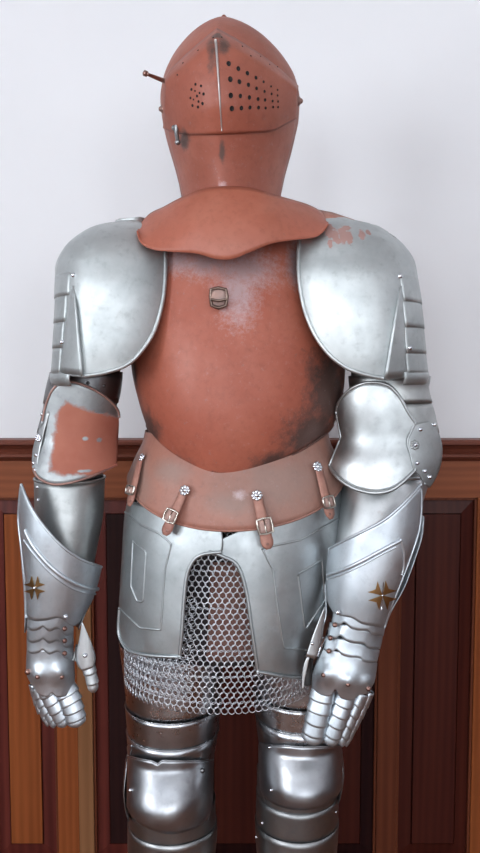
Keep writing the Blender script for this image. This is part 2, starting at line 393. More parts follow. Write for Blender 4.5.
M_leather_l = plain('pale_leather', (.42, .25, .20), .65, c2=(.34, .24, .22), nscale=60, b=.4)
M_dkleather = plain('black_leather', (.012, .010, .010), .6, b=.3)
M_liner = plain('dark_lining', (.02, .016, .018), .85, c2=(.035, .028, .03))
M_inner = plain('red_brown_lining', (.16, .075, .06), .8, c2=(.26, .14, .11), nscale=14)
M_hole = plain('hole_black', (.006, .005, .005), .9)
M_keel = steel('worn_edge', (.40, .36, .35), (.60, .56, .54), (.35, .5), .1)
M_rust_h = rusty('helmet_rust', (.26, .072, .042), (.36, .112, .07), dark=[(wp(212, 62, -.15), .012, (1.7, .3, .35)), (wp(222, 152, -.15), .008, (2.0, .4, .5)), (wp(223, 50, -.15), .009, (1, .3, .6)), (wp(217, 36, -.15), .006, (.8, .3, .8)), (wp(246, 109, -.13), .006, (1.2, .4, .8)), (wp(185, 140, -.1), .010, (1.2, .4, .8))], bare=[(wp(222, 188, -.12), .006, (1, .4, 1))])
M_rust_g = rusty('collar_rust', (.32, .095, .055), (.41, .145, .095), sheen=.5)
M_rust_b = rusty('breast_rust', (.31, .085, .05), (.42, .135, .085), sheen=.50,
                 dark=[(wp(328, 392, -.08), .047, (1.2, .35, .7)), (wp(312, 432, -.08), .042, (.85, .35, 1.1)), (wp(286, 462, -.11), .028, (.55, .35, 1.4)), (wp(205, 476, -.14), .012, (.3, .35, 1.6)), (wp(338, 352, -.03), .022, (1.3, .35, .6)),
                       (wp(152, 428, -.05), .024, (1.0, .35, .8)), (wp(178, 462, -.09), .018, (.5, .35, 1.3)), (wp(138, 372, -.03), .014, (1.5, .35, .6)), (wp(240, 478, -.14), .010, (.4, .35, 1.6))],
                 bare=[(wp(238, 292, -.14), .026, (1.1, .3, .6)), (wp(242, 270, -.13), .030, (.7, .3, 1.1)), (wp(205, 264, -.13), .022, (.6, .3, 1.3)), (wp(180, 262, -.11), .020, (.8, .3, 1.2)), (wp(296, 266, -.1), .016, (1.2, .3, .6))])
M_rust_f = rusty('waist_rust', (.30, .135, .10), (.40, .19, .14), sheen=.5, grey=[(wp(280, 480, -.12), .06, (.7, .3, 1.3)), (wp(140, 480, -.07), .025, (1, .3, .7)), (wp(235, 500, -.15), .03, (.8, .3, 1.6)), (wp(170, 470, -.12), .02, (.7, .3, 1.2))], bare=[(wp(240, 494, -.15), .006, (.8, .3, 1.0))])

# ------------------------------------------------------------------ the suit of armour
root = bpy.data.objects.new('suit_of_armour', None); COL.objects.link(root)
root.location = (at(228, 700, 0).x, .02, 0)
root['label'] = 'full suit of plate armour with rust-red helmet and breastplate, bright steel limbs and mail skirt'
root['category'] = 'suit of armour'
def lbl(o, t): o['label'] = t; return o

# helmet: skull bowl, back and neck
mb = MB()
HELM.shell(mb, 0, 360, 21, 225, 0, 96, 60, True)
helmet = mb.build('helmet', M_rust_h, root, solid=.002)
lbl(helmet, 'rust-red close helmet with pierced pointed visor')
mb = MB(); tip = HELM.pt(HELM.z(21), PI / 2, 0); mb.tube([tip + Vector((0, .010, -.010)), tip + Vector((0, .004, -.001)), tip + Vector((0, 0, .005))], lambda t: .020 * (1 - t) ** 1.6 + .002, 14); mb.build('crown_point', M_rust_h, helmet)
# bevor (chin plate)
mb = MB()
G = patch(mb, HELM, [(166, 120), (167.5, 135), (172, 155), (177, 172), (182, 198)], [(296.5, 112), (295.5, 130), (290.5, 153), (285.5, 172), (280, 198)], lambda x, y, u, v: .0035, 20, 50)
mb.build('chin_plate', M_rust_h, helmet, solid=.0015)
# visor
VT = [(165.5, 77), (170, 70), (186, 55), (203, 40), (217, 28.5), (236, 39), (260, 54), (281, 70), (298, 86)]
VB = [(163.5, 128), (172, 131.5), (184, 134), (200, 134.5), (222, 134), (248, 132.5), (272, 130.5), (282, 126), (297, 118)]
mb = MB()
def voff(x, y, u, v):
    if v < .12: return .004 + .016 * (v / .12)
    return .020 - .0115 * ((v - .12) / .88)
G = []
n_ = 60
T = resample(VT[:5], n_ // 2, False) + resample(VT[4:], n_ // 2 + 1, False)[1:]
B = resample(VB[:5], n_ // 2, True) + resample(VB[4:], n_ // 2 + 1, True)[1:]
nv_ = 28
for j in range(nv_ + 1):
    v = j / nv_; row = []
    for i in range(len(T)):
        u = i / (len(T) - 1)
        row.append(HELM.hit(T[i][0] + (B[i][0] - T[i][0]) * v, T[i][1] + (B[i][1] - T[i][1]) * v, voff(0, 0, u, v)))
    G.append(row)
mb.grid(G)
visor = mb.build('visor', M_rust_h, helmet, solid=.002)
VC = caster(visor)
pts = [VC(215.8 + 5.9 * k / 24, 41 + 90 * k / 24, .0012)[0] for k in range(25)]
mb = MB(); mb.tube(pts, lambda t: .0021 - .0012 * t, 8); lbl(mb.build('keel', M_keel, helmet), 'bare steel edge down the visor front')
def hole(mb, px, py, r, off, sy=1.15):
    P, n = VC(px, py, .0005)
    a = Vector((0, 0, 1)).cross(n).normalized(); b = n.cross(a); k = 14
    c = [P + n * .0012 + a * (r * math.cos(2 * PI * i / k)) + b * (r * sy * math.sin(2 * PI * i / k)) for i in range(k)]
    d = [p - n * .006 for p in c]
    mb.grid([c, d], True, (True, True))
vh = lambda px, py: .0190 - .011 * max(0, (py - (30 + abs(px - 218) * .65)) / (133 - (30 + abs(px - 218) * .65)))
for px, py, r in [(228.5, 64, 2.0), (238, 69, 1.8), (247, 73.5, 1.7), (255.5, 78, 1.4), (263, 82, 1.0), (270.5, 86.5, .8), (277, 90, .7),
                  (230, 79.5, 2.1), (239, 82, 1.8), (248, 85, 1.6), (256, 88.5, 1.3), (264, 91.5, 1.1), (271, 94, .9), (277, 95.5, .8),
                  (230.5, 95.5, 2.0), (240, 96, 1.6), (249, 97.5, 1.6), (257.5, 99, 1.4), (264.5, 100, 1.2), (272, 101, 1.0), (277.5, 101.5, .9),
                  (231.5, 108.5, 2.0), (241, 108, 1.7), (249.5, 107.5, 1.5), (258, 107.5, 1.4), (265, 108, 1.1), (272.5, 107, 1.0), (277.5, 107, .9),
                  (196, 84.5, 1.0), (201.5, 86, 1.0), (192, 89.5, 1.0), (195.5, 91, .7), (200, 93, .8), (204, 94, 1.1), (191, 98, .9), (197.5, 96, 1.0), (194, 99.5, .7), (199, 101.5, .9), (203, 103.5, 1.2), (193, 105.5, 1.0), (198.5, 107, 1.1)]:
    mb = MB(); hole(mb, px, py, r * .00170, vh(px, py)); mb.build('breath_hole', M_hole, helmet)
for px, py in [(178, 75), (183.5, 63.5), (198.5, 51), (213.5, 38.5), (221.5, 38), (242, 47), (250.5, 56.5), (260, 57), (269, 65), (277, 67.5)]:
    mb = MB(); hole(mb, px, py, .0012, .0185, 1); mb.build('rim_hole', M_hole, helmet)
# pivots, lifting peg, latch
for px, py, sx in ((161.5, 109, -1), (300, 101, 1)):
    mb = MB(); P = Vector((at(px, py, -.035).x - sx * .004, -.035, at(px, py, -.035).z)); mb.dome(P, (sx, -.25, 0), .0085, .75); mb.dome(P + Vector((sx * .005, 0, 0)), (sx, -.2, 0), .0045, .9)
    mb.build('pivot_rivet', M_copper, helmet)
mb = MB(); A = at(167, 82, -.06); Bp = at(145.5, 73.5, -.085)
mb.tube([A, A + (Bp - A) * .3, Bp], lambda t: .0045 - .0020 * t, 10)
c = Bp; mb.dome(c, (Bp - A), .0048, 1); mb.dome(c, (A - Bp), .0048, 1)
lbl(mb.build('lifting_peg', M_copper, helmet), 'dark metal peg with a ball end')
mb = MB(); P = HELM.hit(176.5, 129, .010)
for dx in (-.004, .004): mb.dome(P + Vector((dx, 0, .002)), (dx * 30, -1, 0), .0042, .9)
mb.tube([P + Vector((0, -.003, .004)), P + Vector((0, -.007, -.006)), P + Vector((.002, -.005, -.019))], .0032, 8); mb.dome(P + Vector((.002, -.005, -.022)), (0, -1, -.3), .0045, .8)
mb.build('latch', M_greave, helmet)

# collar (gorget): flaring front lobe + rear flange
GT = [(139, 226), (150, 214), (164, 207), (180, 198.5), (200, 190), (224, 186.5), (250, 188), (274, 195), (292, 200), (308, 205), (321, 212), (328, 221)]
GB = [(137, 231), (141, 243), (153, 249.5), (170, 251.5), (196, 253.5), (216, 259), (232, 259), (248, 253), (272, 243.5), (297, 239.5), (318, 236), (328.5, 224)]
gt = resample(GT, 61); gb = resample(GB, 61); G = []
for j in range(15):
    v = j / 14; row = []
    for i in range(61):
        u = i / 60; sgm = abs(2 * u - 1)
        tq = min(1, max(0, (1.0 - sgm) / .75)); tq = tq * tq * (3 - 2 * tq)
        yt2 = -.062 - .078 * tq
        yb = -.185 + .055 * sgm ** 2
        Y = yt2 + (yb - yt2) * (v ** .8)
        Y -= .012 * math.sin(PI * v) * (1 - sgm ** 2)
        row.append(at(gt[i][0] + (gb[i][0] - gt[i][0]) * v, gt[i][1] + (gb[i][1] - gt[i][1]) * v, Y))
    G.append(row)
mb = MB(); mb.grid(G)
gorget = lbl(mb.build('collar_plate', M_rust_g, root, solid=.002), 'wide rust-red flared collar plate')
mb = MB()   # rear flange of the collar
G = []
for j in range(7):
    v = j / 6; row = []
    for i in range(33):
        th = math.radians(180 + 180 * i / 32 ); a = Vector((math.cos(th), -math.sin(th), 0))
        r0 = Vector((at(228, 210, 0).x, -.01, at(228, 210, 0).z))
        row.append(r0 + Vector((a.x * (.085 + .075 * v), a.y * (.09 + .05 * v), .0 - .032 * v)))
    G.append(row)
mb.grid(G); mb.build('rear_collar', M_rust_g, gorget, solid=.002)
mb = MB(); mb.grid([[at(316, 210, -.055), at(332, 213, -.055), at(354, 220.5, -.055)], [at(318, 220, -.085), at(336, 219.5, -.08), at(355, 223.5, -.07)]])
mb.build('shoulder_strap', M_leather, gorget, solid=.003)
mb = MB(); mb.dome(at(131, 221, -.03), (0, -.5, 1), .004, 1); mb.build('rivet', M_plate, gorget)

# breastplate
mb = MB()
HEM = lambda th: 432 + 44 * max(0, math.sin(math.radians(th))) ** 2.2 if True else 0
G = TORSO.shell(mb, -12, 192, 212, lambda th: 424 + 41.5 * max(0, math.sin(math.radians(th))) ** 1.7, .002, 90, 46)
mb.tube(G[-1], .0016, 6)
breast = lbl(mb.build('breastplate', M_rust_b, root, solid=.002), 'rust-red breastplate with dark worn patches')
mb = MB(); line_on(mb, TORSO, [(223, 262), (223, 330), (223.5, 400), (224, 480)], .0022, .0009, 40); mb.build('keel', M_rust_b, breast)
mb = MB(); G = TORSO.shell(mb, 186, 354, 212, 440, .0, 60, 30); mb.build('backplate', M_rust_b, root, solid=.002)
# little leather loop with buckle on the chest
mb = MB(); C = TORSO.hit(218.5, 297, .009); q = .00153
pl = []
for j in range(9):
    t = j / 8; yy = (-8 + 17 * t); w = 6.0 + 1.6 * math.sin(PI * t)
    pl.append([C + Vector((w * q * s_, -.004 - .006 * math.sin(PI * t) - .0015 * (1 - s_ * s_), -yy * q)) for s_ in (-1, -.5, 0, .5, 1)])
mb.grid(pl); mb.build('leather_tab', M_leather_l, breast, solid=.004)
mb = MB(); pth = [C + Vector((x * q, -.010, -y * q)) for x, y in ((-7.5, -7), (0, -8.5), (7.5, -7), (8.8, 0), (7.8, 9), (0, 11.5), (-7, 9), (-7.6, 0))]
mb.tube(pth, .0025, 8, True); mb.tube([C + Vector((-7 * q, -.013, -3.2 * q)), C + Vector((0, -.0165, -4.6 * q)), C + Vector((7.6 * q, -.013, -3.0 * q))], .0022, 8); mb.build('buckle', M_oldbrass, breast)

# waist plate (fauld)
mb = MB()
FB = lambda th: 472 + 38.5 * max(0, math.sin(math.radians(th))) ** 1.4
G = HIPS.shell(mb, -14, 194, 430, FB, lambda u, v: .006 + .004 * v, 80, 16)
mb.tube(G[-1], .0009, 6)
fauld = lbl(mb.build('waist_plate', M_rust_f, root, solid=.002), 'flaring rust-brown waist plate')
mb = MB(); HIPS.shell(mb, 180, 360, 430, 484, .002, 50, 10); mb.build('rear_waist_plate', M_rust_f, fauld, solid=.002)

# mail skirt
def ringmesh(mb, C, nrm, up, R, r, seg=9, ms=4):
    nrm = nrm.normalized(); a = up.cross(nrm).normalized(); b = nrm.cross(a); base = len(mb.v)
    for i in range(seg):
        t = 2 * PI * i / seg; d = a * math.cos(t) + b * math.sin(t)
        for k in range(ms):
            s_ = 2 * PI * k / ms; mb.v.append(tuple(C + d * (R + r * math.cos(s_)) + nrm * (r * math.sin(s_))))
    for i in range(seg):
        for k in range(ms):
            i2, k2 = (i + 1) % seg, (k + 1) % ms
            mb.f.append((base + i * ms + k, base + i2 * ms + k, base + i2 * ms + k2, base + i * ms + k2))
def mail(mb, z0, z1, th0, th1, off, pitch, row, R, r):
    zs_ = z0; k = 0
    while zs_ > z1:
        n_s = 240; P = [MAIL.pt(zs_, math.radians(th0 + (th1 - th0) * i / n_s), off) for i in range(n_s + 1)]
        L = [0]
        for i in range(n_s): L.append(L[-1] + (P[i + 1] - P[i]).length)
        n = int(L[-1] / pitch)
        for i in range(n):
            d = (i + (.5 if k % 2 else 0)) / n * L[-1]; u = float(np.interp(d, L, range(n_s + 1))) / n_s
            th = math.radians(th0 + (th1 - th0) * u); p = MAIL.pt(zs_, th, off); q1 = MAIL.pt(zs_, th + .02, off)
            t = (q1 - p).normalized(); nn = t.cross(Vector((0, 0, 1))).normalized()
            if nn.dot(p - Vector((0, 0, p.z))) < 0: nn = -nn
            sag = -.004 * 0
            tl = .32 if k % 2 else -.32
            ringmesh(mb, p + Vector((random.uniform(-.0004, .0004), 0, random.uniform(-.0004, .0004))), nn + t * tl + Vector((0, 0, .12)), Vector((0, 0, 1)), R, r)
        zs_ -= row; k += 1
mb = MB(); mail(mb, MAIL.z(490), MAIL.z(675), 0, 360, .0, .0112, .0086, .0057, .00085)
sk = mb.build('mail_skirt', M_mail, root); sk['kind'] = 'stuff'; lbl(sk, 'skirt of linked steel rings')
mb = MB(); mail(mb, MAIL.z(580), MAIL.z(668), 108, 200, -.009, .0112, .0086, .0057, .00085)
o = mb.build('mail_layer', M_mail, sk); o['kind'] = 'stuff'
mb = MB(); MAIL.shell(mb, 0, 360, 440, 640, -.028, 60, 12, True); liner = mb.build('lining', M_liner, root, solid=.002)
lbl(liner, 'dark cloth lining behind the mail')
mb = MB(); MAIL.shell(mb, 62, 100, 545, 635, lambda u, v: -.023, 20, 12); mb.build('lining_patch', M_inner, liner, solid=.001)

# tassets
def tasset(name, A, B, lines, rim, ruf=.009):
    mb = MB(); G = patch(mb, HIPS, A, B, ruf - .004, 44, 40, True)
    for pts, r, smt in rim: line_on(mb, HIPS, pts, ruf - .003, r, 50, smt)
    for pts, smt in lines: line_on(mb, HIPS, pts, ruf - .0035, .0011, 60, smt)
    o = mb.build(name, M_plate_t, root, solid=.002); return o
M_plate_t = steel('skirt_plate_steel', (.37, .40, .41), (.52, .555, .565), (.38, .52), .25)
tl = tasset('tasset', [(128, 500), (124.5, 520), (122, 560), (119, 610), (118, 632), (124, 646), (132, 652)],
            [(222, 528), (222, 552), (204, 554), (192, 562), (186, 580), (184, 610), (179.5, 657)],
            [([(133, 541), (146, 552), (144, 585), (143, 602), (137, 601), (131, 586), (133, 541)], False),
             ([(171, 545), (165, 570), (161, 630), (140, 628), (119, 608)], False), ([(125, 512), (140, 524), (160, 534), (172, 545)], True)],
            [([(222, 552), (204, 554), (194, 560), (187, 575), (184, 600), (182, 630), (179.5, 657)], .0022, True), ([(179.5, 657), (150, 655.5), (132, 652), (124, 646), (118.5, 632), (119.5, 608)], .0019, True)])
lbl(tl, 'steel hip plate with rounded outer corner')
tr = tasset('tasset', [(222, 539), (214, 545), (209, 551), (222, 556), (237, 565), (246, 590), (252, 630), (258, 672)],
            [(346, 480), (345.5, 500), (345, 520), (341, 560), (334, 600), (328, 625), (318, 655), (303, 678)],
            [([(262, 548), (273, 570), (278, 610), (284, 648), (306, 650)], False), ([(298, 574), (322, 560), (325, 600), (305, 630), (298, 574)], False), ([(262, 548), (300, 540), (345, 515)], False)],
            [([(209, 551), (222, 556), (237, 565), (246, 590), (252, 630), (258, 672)], .0022, True), ([(258, 672), (280, 676), (303, 678), (312, 664)], .0019, False)], .0075)
lbl(tr, 'steel hip plate with square lower corner')
for tt_, (a0, a1) in ((tl, (184, 268)), (tr, (272, 356))):
    mb = MB(); HIPS.shell(mb, a0, a1, 480, 630, -.006, 30, 12); mb.build('rear_tasset', M_plate_t, tt_, solid=.002)

def flower(mb, P, n, r):
    n = n.normalized(); a = n.orthogonal().normalized(); b = n.cross(a)
    for k in range(8):
        t = 2 * PI * k / 8; mb.dome(P + (a * math.cos(t) + b * math.sin(t)) * r * .68, n, r * .36, .5, 8, 3)
    mb.dome(P, n, r * .48, .8, 10, 4)
def strap(p0, p1, pb, w, off=.014, tip=True):
    mb = MB(); K = 14; G = []
    dirp = Vector((p1[0] - p0[0], p1[1] - p0[1])).normalized(); per = Vector((-dirp.y, dirp.x))
    for k in range(K + 1):
        t = k / K; x = p0[0] + (p1[0] - p0[0]) * t; y = p0[1] + (p1[1] - p0[1]) * t
        ww = w * (.78 + .3 * t) if t < .85 else w * 1.08 * math.sqrt(max(.02, 1 - ((t - .85) / .15) ** 2 * .9))
        row = []
        for s_ in (-1, -.5, 0, .5, 1):
            row.append(HIPS.hit(x + per.x * ww * s_ * .5, y + per.y * ww * s_ * .5, off + .001 + .007 * min(1, t * 2) + .002 * (1 - s_ * s_)))
        G.append(row)
    mb.grid(G); st = mb.build('strap', M_leather, root, solid=.003)
    mb = MB(); P = HIPS.hit(p0[0], p0[1], off + .006); flower(mb, P, HIPS.nrm(P), .0088 if w > 8 else .007); lbl(mb.build('flower_rivet', M_silver, st), 'silver flower-shaped rivet')
    mb = MB(); hw = w * .62; hl = w * .62
    cs = [(-hw, -hl), (0, -hl * 1.1), (hw, -hl), (hw * 1.05, 0), (hw, hl), (0, hl * 1.15), (-hw, hl), (-hw * 1.05, 0)]
    pts = [HIPS.hit(pb[0] + per.x * a + dirp.x * b, pb[1] + per.y * a + dirp.y * b, off + .013) for a, b in cs]
    mb.tube(pts, .0017, 8, True)
    mb.tube([HIPS.hit(pb[0] + dirp.x * b, pb[1] + dirp.y * b, off + .014) for b in (-hl, 0, hl)], .0013, 6)
    G = []
    for b in (-hl * .9, -hl * .3, hl * .3, hl * .9):
        G.append([HIPS.hit(pb[0] + per.x * a * hw * .85 + dirp.x * b, pb[1] + per.y * a * hw * .85 + dirp.y * b, off + .0115 + .002 * (1 - a * a)) for a in (-1, -.5, 0, .5, 1)])
    mb.build('buckle', M_buckle, st)
    mk = MB(); mk.grid(G); lbl(mk.build('keeper', M_leather_l, st, solid=.002), 'pale leather keeper')
    mk = MB(); P = HIPS.hit(p1[0] - dirp.x * 5, p1[1] - dirp.y * 5, off + .0115); mk.dome(P, HIPS.nrm(P), .0022, .6); mk.build('rivet', M_copper, st)
strap((184.5, 490.5), (165, 535), (170.5, 516), 9.5)
strap((257, 495.5), (268.5, 549), (265, 526), 11.5)
strap((318, 466.5), (331, 519), (329, 502), 8.5, .013)
strap((141, 457), (129.5, 506), (130, 490), 6, .011)

# ------------------------------------------------------------------ shoulders
def lame(body, mat, parent, th0, th1, a, b, off, name='lame', nu=36, fl=.0016, close=False):
    mb = MB(); G = body.shell(mb, th0, th1, a, b, lambda u, v: off + fl * v, nu, 5, close)
    return mb.build(name, mat, parent, solid=.0014)
# viewer's left pauldron
A = [(140, 217), (118, 219), (96, 224), (77, 232), (65, 245), (56, 262), (54, 283), (54, 310), (55, 345), (59, 373)]
B = [(158, 221), (163.5, 232), (165, 250), (165, 275), (162, 303), (153, 333), (137, 356), (124, 366), (110, 371), (97, 374), (82, 376)]
mb = MB(); G = patch(mb, SHL, A, B, .004, 60, 40, True)
edge = [r[-1] for r in G]; mb.tube(edge, .0026, 8); mb.tube(G[-1], .0018, 6)
SHL.shell(mb, 158, 372, 225, 365, .0015, 60, 30)
paul = lbl(mb.build('pauldron', M_paul, root, solid=.002), 'large rounded steel shoulder plate without rust stains')
mb = MB(); G = []
for k in range(13):
    t = k / 12; x0, x1 = 72 + (59 - 72) * t, 73.5 + (82.5 - 73.5) * t; y0, y1 = 286 + (373 - 286) * t, 286 + (376 - 286) * t
    G.append([SHL.hit(x0 + (x1 - x0) * u, y0 + (y1 - y0) * u, .0052 + .0065 * u ** 1.3 * min(1, t * 4)) for u in [i / 8 for i in range(9)]])
    G[-1].append(SHL.hit(x1 + 1.6, y1, .004))
mb.grid(G); mb.build('flute', M_paul, paul, solid=.001)
ys = [280, 299, 323, 347, 371]
for i in range(4): lame(SHL, M_paul, paul, SHL.theta(ys[i] + 10, (69, 66, 63, 60.5)[i], 90, 166, .006), 240, ys[i], ys[i + 1] + 2, .0046, fl=.0012)
mb = MB(); G = SHL.shell(mb, SHL.theta(376, 72, 90, 166), 255, 368, 384, lambda u, v: .001 + .0055 * math.sin(PI * min(1, v * 1.0)) , 40, 8); mb.build('lame', M_paul, paul, solid=.002)
for px, py in ((73, 275), (61.5, 342)):
    mb = MB(); P = SHL.hit(px, py, .006); mb.dome(P, SHL.nrm(P), .0038, .8); mb.build('rivet', M_silver, paul)
# viewer's right pauldron
A = [(326, 216), (312, 224), (300.5, 238), (298.5, 268), (303, 303), (313, 331), (328, 353), (344, 366), (356, 371.5), (372, 376), (384, 378)]
B = [(345, 218), (362, 223), (384, 228), (400, 239), (411, 253), (416, 268), (418, 283), (419, 310), (415, 345), (408, 376)]
mb = MB(); G = patch(mb, SHR, A, B, .004, 60, 40, True)
mb.tube([r[0] for r in G], .0026, 8); mb.tube(G[-1], .0018, 6)
SHR.shell(mb, -192, 22, 221, 365, .0015, 60, 30)
paur = lbl(mb.build('pauldron', M_paul_r, root, solid=.002), 'large rounded steel shoulder plate with rust streaks on top')
mb = MB(); G = []
for k in range(13):
    t = k / 12; x0, x1 = 401 + (385 - 401) * t, 402 + (407.5 - 402) * t; y0, y1 = 286 + (378 - 286) * t, 286 + (377 - 286) * t
    G.append([SHR.hit(x0 - 1.6, y0, .004)] + [SHR.hit(x0 + (x1 - x0) * u, y0 + (y1 - y0) * u, .0052 + .0062 * (1 - u) ** 1.3 * min(1, t * 4)) for u in [i / 8 for i in range(9)]])
mb.grid(G); mb.build('flute', M_paul, paur, solid=.001)
ys = [282, 304, 328, 352, 371]
for i in range(4): lame(SHR, M_paul, paur, -60, SHR.theta(ys[i] + 10, (402, 403.5, 405, 406.5)[i], 90, 12, .006), ys[i], ys[i + 1] + 2, .0046, fl=.0012)
mb = MB(); G = SHR.shell(mb, -75, SHR.theta(376, 402, 90, 12), 367, 383, lambda u, v: .001 + .0055 * math.sin(PI * min(1, v)), 40, 8); mb.build('lame', M_paul, paur, solid=.002)
for px, py in ((400.5, 276), (410, 348)):
    mb = MB(); P = SHR.hit(px, py, .007); mb.dome(P, SHR.nrm(P), .0038, .8); mb.build('rivet', M_silver, paur)

# ------------------------------------------------------------------ upper arms
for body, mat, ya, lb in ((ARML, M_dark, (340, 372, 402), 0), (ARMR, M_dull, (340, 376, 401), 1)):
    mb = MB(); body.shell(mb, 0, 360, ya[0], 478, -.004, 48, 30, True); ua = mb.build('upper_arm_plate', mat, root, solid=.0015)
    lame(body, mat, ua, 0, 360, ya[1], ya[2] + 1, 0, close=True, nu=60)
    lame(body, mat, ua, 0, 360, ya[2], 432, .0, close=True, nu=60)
    if lb == 0:
        for px, py in ((88, 383), (104, 386)):
            mb = MB(); P = body.hit(px, py, .001); mb.dome(P, body.nrm(P), .003, .6); mb.build('rivet', M_dark, ua)

# ------------------------------------------------------------------ elbows
def flare(x, y, u, v): return .002 + .010 * abs(2 * v - 1) ** 2
# left: rows run from the top rim to the bottom rim
T = [(42, 424), (46, 405), (54, 388), (67, 381.5), (86, 386), (104, 396), (117, 409), (119, 418)]
C = [(36, 446), (45, 438), (60, 433), (76, 431.5), (92, 431.5), (105, 433), (114, 435), (117.8, 436)]
Bm = [(33, 466), (38, 477), (50, 483.5), (62, 484), (77, 481), (92, 476), (106, 470), (116.5, 465)]
def cop(body, T, C, Bm, off=.004, dep=.010):
    n = 44; t = resample(T, n); c = resample(C, n); b = resample(Bm, n); G = []
    for j in range(13):
        v = j / 12; G.append([body.hit(t[i][0] + (c[i][0] - t[i][0]) * v, t[i][1] + (c[i][1] - t[i][1]) * v, off + dep * (1 - v) ** 1.3) for i in range(n)])
    for j in range(1, 13):
        v = j / 12; G.append([body.hit(c[i][0] + (b[i][0] - c[i][0]) * v, c[i][1] + (b[i][1] - c[i][1]) * v, off + dep * v ** 1.3) for i in range(n)])
    return G
G = cop(COPL, T, C, Bm, .005, .006); mb = MB(); mb.grid(G); mb.tube(G[0], .0016, 8); mb.tube(G[-1], .0016, 8)
COPL.shell(mb, 196, 240, 412, 470, -.004, 20, 10)
cl = lbl(mb.build('elbow_plate', M_cop_l, root, solid=.002), 'steel elbow plate with a red painted patch')
M_rim = plain('rim_rust', (.20, .10, .085), .5, .4, 30, (.42, .26, .22))
for E in (G[0], G[-1]):
    mb = MB(); mb.tube([p + Vector((0, -.0010, 0)) for p in E[1:-1]], .0021, 8); lbl(mb.build('rolled_rim', M_rim, cl), 'rust-brown rolled rim')
mb = MB(); pp = [(45, 410), (38, 432), (33, 450), (32.5, 468), (36, 478)]; qq = [(50, 412), (45, 430), (41, 446), (38, 462), (38, 476)]
G = patch(mb, COPL, pp, qq, .009, 20, 8); wl = mb.build('side_wing', M_cop, cl, solid=.0015)
mb = MB(); P = COPL.hit(38, 438, .012); flower(mb, P, COPL.nrm(P), .0065); mb.build('flower_rivet', M_silver, cl)
for px, py in ((36, 455), (33.5, 463), (42, 414), (35, 470)):
    mb = MB(); P = COPL.hit(px, py, .011); mb.dome(P, COPL.nrm(P), .0032, .8, 10, 3); mb.build('rivet', M_silver, cl)
# right
T = [(336, 413), (339, 402), (351, 389), (369, 382.5), (387, 385), (399, 396), (408, 412), (416, 424)]
C = [(341, 437), (350, 435), (360, 434.5), (371, 435.5), (383, 437), (394, 438.5), (404, 440), (411, 441)]
Bm = [(329.5, 465), (334, 473), (343, 482), (357, 489.5), (374, 493), (390, 490.5), (403, 482), (416, 469)]
G = cop(COPR, T, C, Bm, .006, .0035); mb = MB(); mb.grid(G); mb.tube(G[0], .0019, 8); mb.tube(G[-1], .0024, 8); mb.tube([r[0] for r in G], .0012, 8)
COPR.shell(mb, -60, -16, 412, 470, -.004, 20, 10)
cr = lbl(mb.build('elbow_plate', M_cop, root, solid=.002), 'bare steel elbow plate with flared rims')
mb = MB(); A = [(415, 424), (411, 432), (407.5, 442), (411, 456), (414.5, 470), (419, 474), (425, 484)]
B = [(428, 421), (437, 430), (441.5, 443), (442, 456), (439, 470), (434, 481), (429, 488)]
G = patch(mb, COPR, A, B, .010, 30, 18); mb.tube([r[0] for r in G], .0012, 6)
wr = mb.build('side_wing', M_cop, cr, solid=.0015)
mb = MB(); P = COPR.hit(415, 445, .0125); flower(mb, P, COPR.nrm(P), .0080); mb.build('flower_rivet', M_dull, cr)
mb = MB(); mb.dome(P + COPR.nrm(P) * .002, COPR.nrm(P), .0035, 1); mb.build('rivet', M_silver, cr)
for px, py in ((420.5, 429.5), (434.5, 424.5), (417.5, 463), (425, 471), (430, 477)):
    mb = MB(); P = COPR.hit(px, py, .012); mb.dome(P, COPR.nrm(P), .0036, .8, 10, 3); mb.build('rivet', M_silver, cr)

# forearms
for body, a, lb in ((ARML, 478, 0), (ARMR, 474, 1)):
    mb = MB(); G = body.shell(mb, 0, 360, a, 600, 0, 60, 20, True); G2 = G[0] + [G[0][0]]; mb.tube(G2, .0018, 6)
    va = mb.build('forearm_plate', M_dull if lb == 0 else M_plate, root, solid=.0015)
    if lb == 0:
        for px, py in ((37.5, 487), (38, 500)):
            mb = MB(); P = body.hit(px, py, .001); mb.dome(P, body.nrm(P), .003, .8, 10, 3); mb.build('rivet', M_silver, va)

